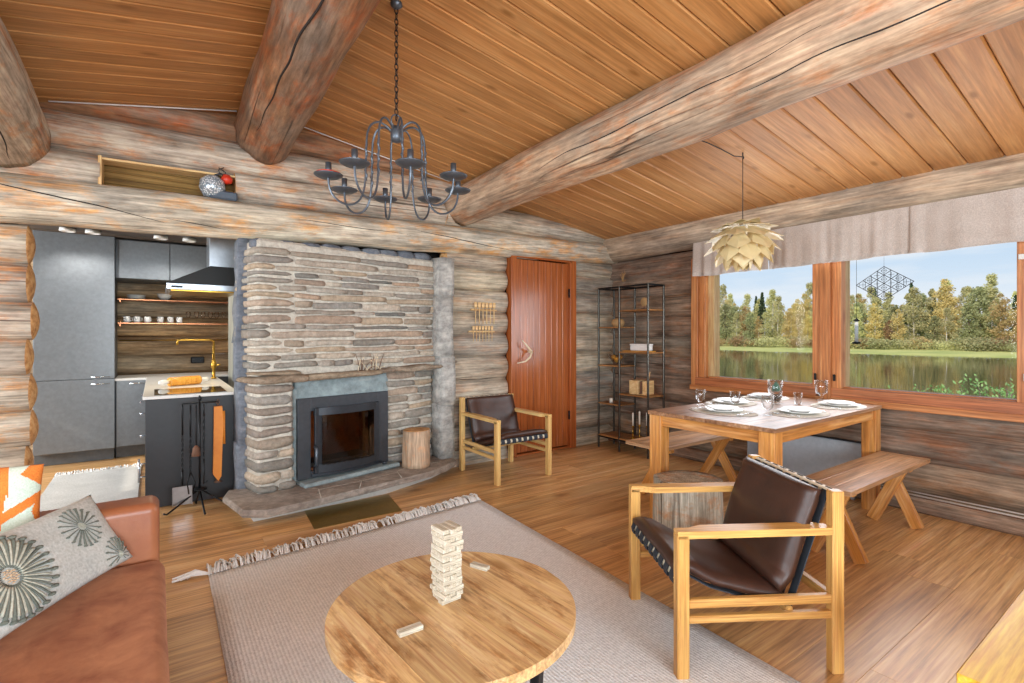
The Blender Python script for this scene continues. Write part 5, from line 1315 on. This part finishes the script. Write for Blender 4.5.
# ------------------------------------------------------------------ outdoors
mb = MB(); mb.quad((26, -120, -1.5), (88.5, -120, -1.5), (88.5, 260, -1.5), (26, 260, -1.5)); o = mb.build('lake', 'water', kind='structure')
mb = MB(); n = 40; vs = []; fs = []
def prof(sec, name, mat, ya, yb, ny):
    mb = MB(); vs = []; fs = []
    for i, (x, z) in enumerate(sec):
        for j in range(ny+1):
            y = ya+(yb-ya)*j/ny; vs.append((x+noise.noise(Vector((y*.06, 0, i*.2)))*(2.5 if 0 < i else 1.5), y, z+noise.noise(Vector((x*.2, y*.2, 0)))*.06))
    A = ny+1
    for i in range(len(sec)-1):
        for j in range(ny): a = i*A+j; fs.append([a, a+A, a+A+1, a+1])
    mb.add(vs, fs, vs, 0, True); o = mb.build(name, mat, kind='structure', recalc=False); return o
prof([(85, -1.9), (87, -1.45), (91, -1.30), (98, -1.15), (106, -.9), (125, -.2), (160, 1.0)], 'far_shore', 'meadow', -120, 260, 120)
prof([(4.9, -.55), (9, -.62), (14, -.8), (20, -1.15), (26, -1.45), (29, -1.9)], 'garden_ground', 'lawn', -30, 60, 60)

def tree_proto(seed, h, cr, mat, kind, nleaf=3000):
    r = random.Random(seed); e = bpy.data.objects.new(kind, None); COL.objects.link(e)
    mb = MB(); bend = (r.random()-.5)*.4
    pts = [(bend*math.sin(k/5*2), .15*math.sin(k), h*.9*k/6) for k in range(7)]
    mb.tube(pts, .1, 7, rs=[.17, .15, .13, .10, .08, .05, .02])
    for k in range(9):
        z0 = h*(.25+.6*k/9); a = r.random()*6.28; L = cr*.8*(1-.5*k/9); mb.tube([(0, 0, z0), (math.cos(a)*L*.5, math.sin(a)*L*.5, z0+L*.45), (math.cos(a)*L, math.sin(a)*L, z0+L*.8)], .04, 5, rs=[.05, .03, .01])
    mb.build('trunk', 'birchbark' if kind == 'birch_tree' else 'bark', e)
    mb = MB(); vs = []; fs = []
    lobes = []
    for k in range(36):
        t_ = r.random(); z = h*(.10+.84*t_); rr = cr*math.sin(PI*min(1, (.12+.88*t_)))**.7*(.35+.65*r.random())*(1-.35*t_); a = r.random()*6.28
        lobes.append((math.cos(a)*rr*.75, math.sin(a)*rr*.75, z, cr*(.28+.22*r.random())*(1-.4*t_)))
    if kind == 'spruce_tree':
        lobes = []
        for k in range(60): t_ = k/60; rr = cr*(1-t_)*.9; a = k*2.4; lobes.append((math.cos(a)*rr*.6, math.sin(a)*rr*.6, h*(.06+.92*t_), .18+rr*.38))
    for k in range(nleaf):
        x, y, z, s_ = lobes[r.randrange(len(lobes))]
        d = Vector((r.gauss(0, 1), r.gauss(0, 1), r.gauss(0, .8))); d = d.normalized()*s_*(.55+.5*r.random())
        c = Vector((x, y, z))+d; a = Vector((r.gauss(0, 1), r.gauss(0, 1), r.gauss(0, 1))).normalized(); b = a.cross(Vector((r.gauss(0, 1), r.gauss(0, 1), r.gauss(0, 1)))).normalized()
        q = .11+.12*r.random(); i0 = len(vs); vs += [c-a*q, c+b*q*.7, c+a*q, c-b*q*.7]; fs.append([i0, i0+1, i0+2, i0+3])
    mb.add(vs, fs, vs, 0, False); mb.build('crown', mat, e, recalc=False)
    return e
protos = []
specs = [('birch_tree', 13, 3.0, 'lf_gold', 'golden-leaved birch'), ('birch_tree', 15, 3.2, 'lf_olive', 'olive-yellow birch'), ('broadleaf_tree', 11, 3.2, 'lf_green', 'green broadleaf tree'), ('broadleaf_tree', 10, 2.8, 'lf_rust', 'rust-coloured broadleaf tree'), ('spruce_tree', 13, 2.4, 'lf_spruce', 'dark green spruce'), ('birch_tree', 12, 2.5, 'lf_olive', 'slim yellow-green birch')]
for i, (kd, h, cr, m_, nm) in enumerate(specs): protos.append([tree_proto(50+i, h, cr, m_, kd), False, nm, kd])
tr = random.Random(4)
def place_tree(i, x, y, z, s, lb, grp):
    e, used, nm, kd = protos[i]
    o = e if not used else copy_tree(e)
    protos[i][1] = True
    o.location = (x, y, z); o.rotation_euler = (0, 0, tr.random()*6.28); o.scale = (s, s, s*(.9+.2*tr.random())); tag(o, lb, 'tree', grp)
for row, (x, dy, n_) in enumerate(((105, 2.9, 30), (110, 2.9, 32), (117, 3.0, 34), (125, 3.2, 34), (134, 3.4, 34))):
    for k in range(n_):
        y = 5+k*dy+tr.random()*2+row; i = tr.choices(range(6), [4, 4, 3, 2, 1.3 if row else .5, 3])[0]
        s = (.45+.30*tr.random()) if row == 0 else (.66+.26*tr.random())
        xx = x+tr.random()*4
        place_tree(i, xx, y, -.95+(xx-105)*.045, s, protos[i][2]+' in the wood beyond the lake, one of many alike', protos[i][2]+' trees beyond the lake')
# shore bushes
bp = bpy.data.objects.new('bush', None)
def bush_proto(seed, R_, mat, nl, q0=.14):
    r = random.Random(seed); mb = MB(); vs = []; fs = []; lob = [(r.gauss(0, .5)*R_, r.gauss(0, .5)*R_, R_*(.3+.5*r.random()), R_*(.35+.3*r.random())) for _ in range(12)]
    for k in range(nl):
        x, y, z, s_ = lob[r.randrange(12)]; d = Vector((r.gauss(0, 1), r.gauss(0, 1), r.gauss(0, 1))).normalized()*s_*(.6+.4*r.random()); c = Vector((x, y, max(.05, z)))+d; c.z = max(c.z, .03)
        a = Vector((r.gauss(0, 1), r.gauss(0, 1), r.gauss(0, 1))).normalized(); b = a.cross(Vector((r.gauss(0, 1), r.gauss(0, 1), r.gauss(0, 1)))).normalized(); q = q0*(.7+.6*r.random()); i0 = len(vs)
        vs += [c-a*q, c+b*q*.6, c+a*q, c-b*q*.6]; fs.append([i0, i0+1, i0+2, i0+3])
    mb.add(vs, fs, vs, 0, False); return mb.build('bush', mat, recalc=False)
bs = [bush_proto(1, 1.7, 'lf_bush', 700), bush_proto(2, 2.0, 'lf_olive', 800), bush_proto(3, 1.8, 'lf_rust', 700)]
bn = ['grey-green', 'yellow-green', 'brownish']
used = [0, 0, 0]
for k in range(60):
    i = tr.choice((0, 0, 1, 2)); o = bs[i] if not used[i] else bs[i].copy()
    if used[i]: COL.objects.link(o)
    used[i] = 1; xx = 99+tr.random()*4; o.location = (xx, 4+k*1.6+tr.random(), -1.2+(xx-98)*.03); o.rotation_euler = (0, 0, tr.random()*6); s = .7+.6*tr.random(); o.scale = (s, s, s*.9)
    tag(o, f'{bn[i]} bush in the thicket at the foot of the far trees', 'bush', f'{bn[i]} bushes on the far shore')
# garden shrub close to the window and reeds
def shrub(x, y, z, h, seed, lb):
    r = random.Random(seed); t = thing('garden_shrub', lb, 'shrub', (x, y, z)); mb = MB(); vs = []; fs = []
    for k in range(26):
        a = r.random()*6.28; R_ = .35*math.sqrt(r.random()); hh = h*(.7+.3*r.random()); p0 = Vector((math.cos(a)*R_*.5, math.sin(a)*R_*.5, 0)); p1 = Vector((math.cos(a)*R_*1.6, math.sin(a)*R_*1.6, hh))
        mb.tube([p0, (p0+p1)/2+Vector((0, 0, .05)), p1], .008, 5, rs=[.01, .007, .003])
        for j in range(60):
            f = .25+.75*r.random(); c = p0.lerp(p1, f)+Vector((r.gauss(0, .05), r.gauss(0, .05), r.gauss(0, .04))); d = Vector((r.gauss(0, 1), r.gauss(0, 1), .6+r.random())).normalized(); b = d.cross(Vector((r.gauss(0, 1), r.gauss(0, 1), r.gauss(0, 1)))).normalized(); q = .05+.03*r.random(); i0 = len(vs)
            vs += [c, c+d*q*.5+b*q*.2, c+d*q, c+d*q*.5-b*q*.2]; fs.append([i0, i0+1, i0+2, i0+3])
    mb.build('stems', 'bark', t); mb = MB(); mb.add(vs, fs, vs, 0, False); mb.build('leaves', 'lf_shrub', t, recalc=False)
shrub(9.2, 1.68, -.62, 1.45, 1, 'light green leafy garden shrub close outside the window, at its right end')
shrub(9.5, 2.15, -.62, 1.20, 2, 'light green leafy garden shrub close outside the window, left of the taller one')
shrub(9.8, 2.75, -.62, 1.05, 3, 'low light green garden shrub outside the window, nearest the reeds')
mb = MB(); r = random.Random(9)
for k in range(260):
    x = 13+r.random()*2.5; y = 4.0+r.random()*2.4; h = .7+r.random()*.75; dx, dy = r.gauss(0, .10), r.gauss(0, .12)
    mb.tube([(x, y, -.85), (x+dx*.4, y+dy*.4, -.85+h*.6), (x+dx, y+dy, -.85+h)], .006, 4, caps=False, rs=[.008, .006, .002])
tag(mb.build('reeds', 'reedm', recalc=False), 'tuft of dry yellow reeds at the near lake edge outside the window', 'reeds', kind='stuff')
# bird feeder on a wire
t = thing('bird_feeder', 'white tube bird feeder with dark tray hanging outside by the middle window post', 'bird feeder', (6.6, 2.46, 0))
mb = MB(); mb.lathe([(0, 1.22), (.018, 1.22), (.018, 1.46), (0, 1.46)], 14); mb.build('tube', 'whitepaint', t)
mb = MB(); mb.lathe([(0, 1.195), (.04, 1.2), (.042, 1.222), (.0, 1.222)], 14); mb.lathe([(0, 1.50), (.035, 1.46), (0, 1.455)], 14); mb.tube([(0, 0, 1.49), (0, 0, 2.6)], .002, 4); mb.build('tray', 'black_metal', t)
mb = MB(); mb.beam((-1.85, 0, 2.55), (.15, 0, 2.62), .05, .05); mb.build('eave_beam', 'pine', t)

# ------------------------------------------------------------------ sky, sun, window light, camera
w = bpy.data.worlds.new('sky'); S.world = w; w.use_nodes = True; nt = w.node_tree; nn, ll = nt.nodes, nt.links
bg = nn['Background']; tc = nn.new('ShaderNodeTexCoord'); sx = nn.new('ShaderNodeSeparateXYZ'); ll.new(tc.outputs['Generated'], sx.inputs[0])
rp_ = nn.new('ShaderNodeValToRGB'); cr = rp_.color_ramp; cr.elements[0].position = 0; cr.elements[0].color = hx('e6eff7'); cr.elements[1].position = .55; cr.elements[1].color = hx('6ea6e0')
e = cr.elements.new(.10); e.color = hx('cfe3f6'); e = cr.elements.new(.22); e.color = hx('a8ccee')
ll.new(sx.outputs[2], rp_.inputs[0])
mp = nn.new('ShaderNodeMapping'); mp.inputs['Scale'].default_value = (2.2, 2.2, 13); ll.new(tc.outputs['Generated'], mp.inputs[0])
nz = nn.new('ShaderNodeTexNoise'); nz.inputs['Scale'].default_value = 1.3; nz.inputs['Detail'].default_value = 7; nz.inputs['Roughness'].default_value = .55; ll.new(mp.outputs[0], nz.inputs['Vector'])
r2 = nn.new('ShaderNodeValToRGB'); r2.color_ramp.elements[0].position = .40; r2.color_ramp.elements[0].color = (0, 0, 0, 1); r2.color_ramp.elements[1].position = .60; r2.color_ramp.elements[1].color = (.85, .85, .85, 1); ll.new(nz.outputs[0], r2.inputs[0])
mx = nn.new('ShaderNodeMix'); mx.data_type = 'RGBA'; ll.new(r2.outputs[0], mx.inputs[0]); ll.new(rp_.outputs[0], mx.inputs[6]); mx.inputs[7].default_value = hx('f2f5f8')
ll.new(mx.outputs[2], bg.inputs[0]); bg.inputs[1].default_value = .88

def sun(d, e, c, ang):
    l = bpy.data.lights.new('sun', 'SUN'); l.energy = e; l.color = c; l.angle = math.radians(ang); o = bpy.data.objects.new('sun', l); COL.objects.link(o)
    o.rotation_euler = Vector(d).to_track_quat('-Z', 'Y').to_euler(); return o
sun((.80, .15, -.58), 3.4, (1, .92, .78), 1)
def area(name, loc, d, sx_, sy_, e, c=(1, 1, 1), spread=180):
    l = bpy.data.lights.new(name, 'AREA'); l.shape = 'RECTANGLE'; l.size = sx_; l.size_y = sy_; l.energy = e; l.color = c; l.spread = math.radians(spread)
    o = bpy.data.objects.new(name, l); COL.objects.link(o); o.location = loc; o.rotation_euler = Vector(d).to_track_quat('-Z', 'Y').to_euler(); return o
# area lamps added to brighten the room, standing in for window daylight
area('daylight_fill_front', (-.15, -2.5, 1.45), (0, 1, -.02), 4.0, 1.15, 270, (.80, .915, 1))  # fill lamp at an unseen window behind the camera
area('daylight_fill_left', (-3.1, .3, 1.45), (1, 0, 0), 3.8, 1.15, 200, (.80, .915, 1))  # fill lamp at the added window in the unseen left wall
area('daylight_window_right', (4.50, 1.9, 1.42), (-1, 0, 0), 2.4, 1.0, 36, (.9, .95, 1))
area('daylight_fill_kitchen', (-3.1, 5.9, 1.4), (1, 0, .0), 1.8, 1.2, 150, (.92, .97, 1))  # added fill lamp; the log wall behind it has no opening

area('hood_lamp', (.34, 5.3, 1.66), (0, 0, -1), .35, .3, 6, (1, .85, .6))
for x, y in ((-.69, 6.45), (-.50, 6.45), (.05, 6.40), (.30, 6.40)):
    l = bpy.data.lights.new('ceiling_spot_lamp', 'SPOT'); l.energy = 13; l.spot_size = math.radians(120); l.spot_blend = .6; l.shadow_soft_size = .04; l.color = (1, .95, .88)
    o = bpy.data.objects.new('ceiling_spot_lamp', l); COL.objects.link(o); o.location = (x, y, 2.285)
cam = bpy.data.cameras.new('camera'); co = bpy.data.objects.new('camera', cam); COL.objects.link(co); S.camera = co
cam.sensor_width = 36; cam.lens = 36*505/1024; cam.shift_y = -6.5/1024; cam.clip_start = .05; cam.clip_end = 1000
a_ = math.atan(357/505); fwd = Vector((math.sin(a_), math.cos(a_), 0)); co.location = (0, 0, 1.30); co.rotation_euler = fwd.to_track_quat('-Z', 'Y').to_euler()
S.view_settings.view_transform = 'Standard'; S.view_settings.look = 'None'; S.view_settings.exposure = .2; S.view_settings.gamma = 1; S.view_settings.use_curve_mapping = False
S.cycles.use_denoising = True; S.cycles.max_bounces = 8; S.cycles.transparent_max_bounces = 12; S.cycles.caustics_reflective = False; S.cycles.caustics_refractive = False; S.cycles.sample_clamp_indirect = 6
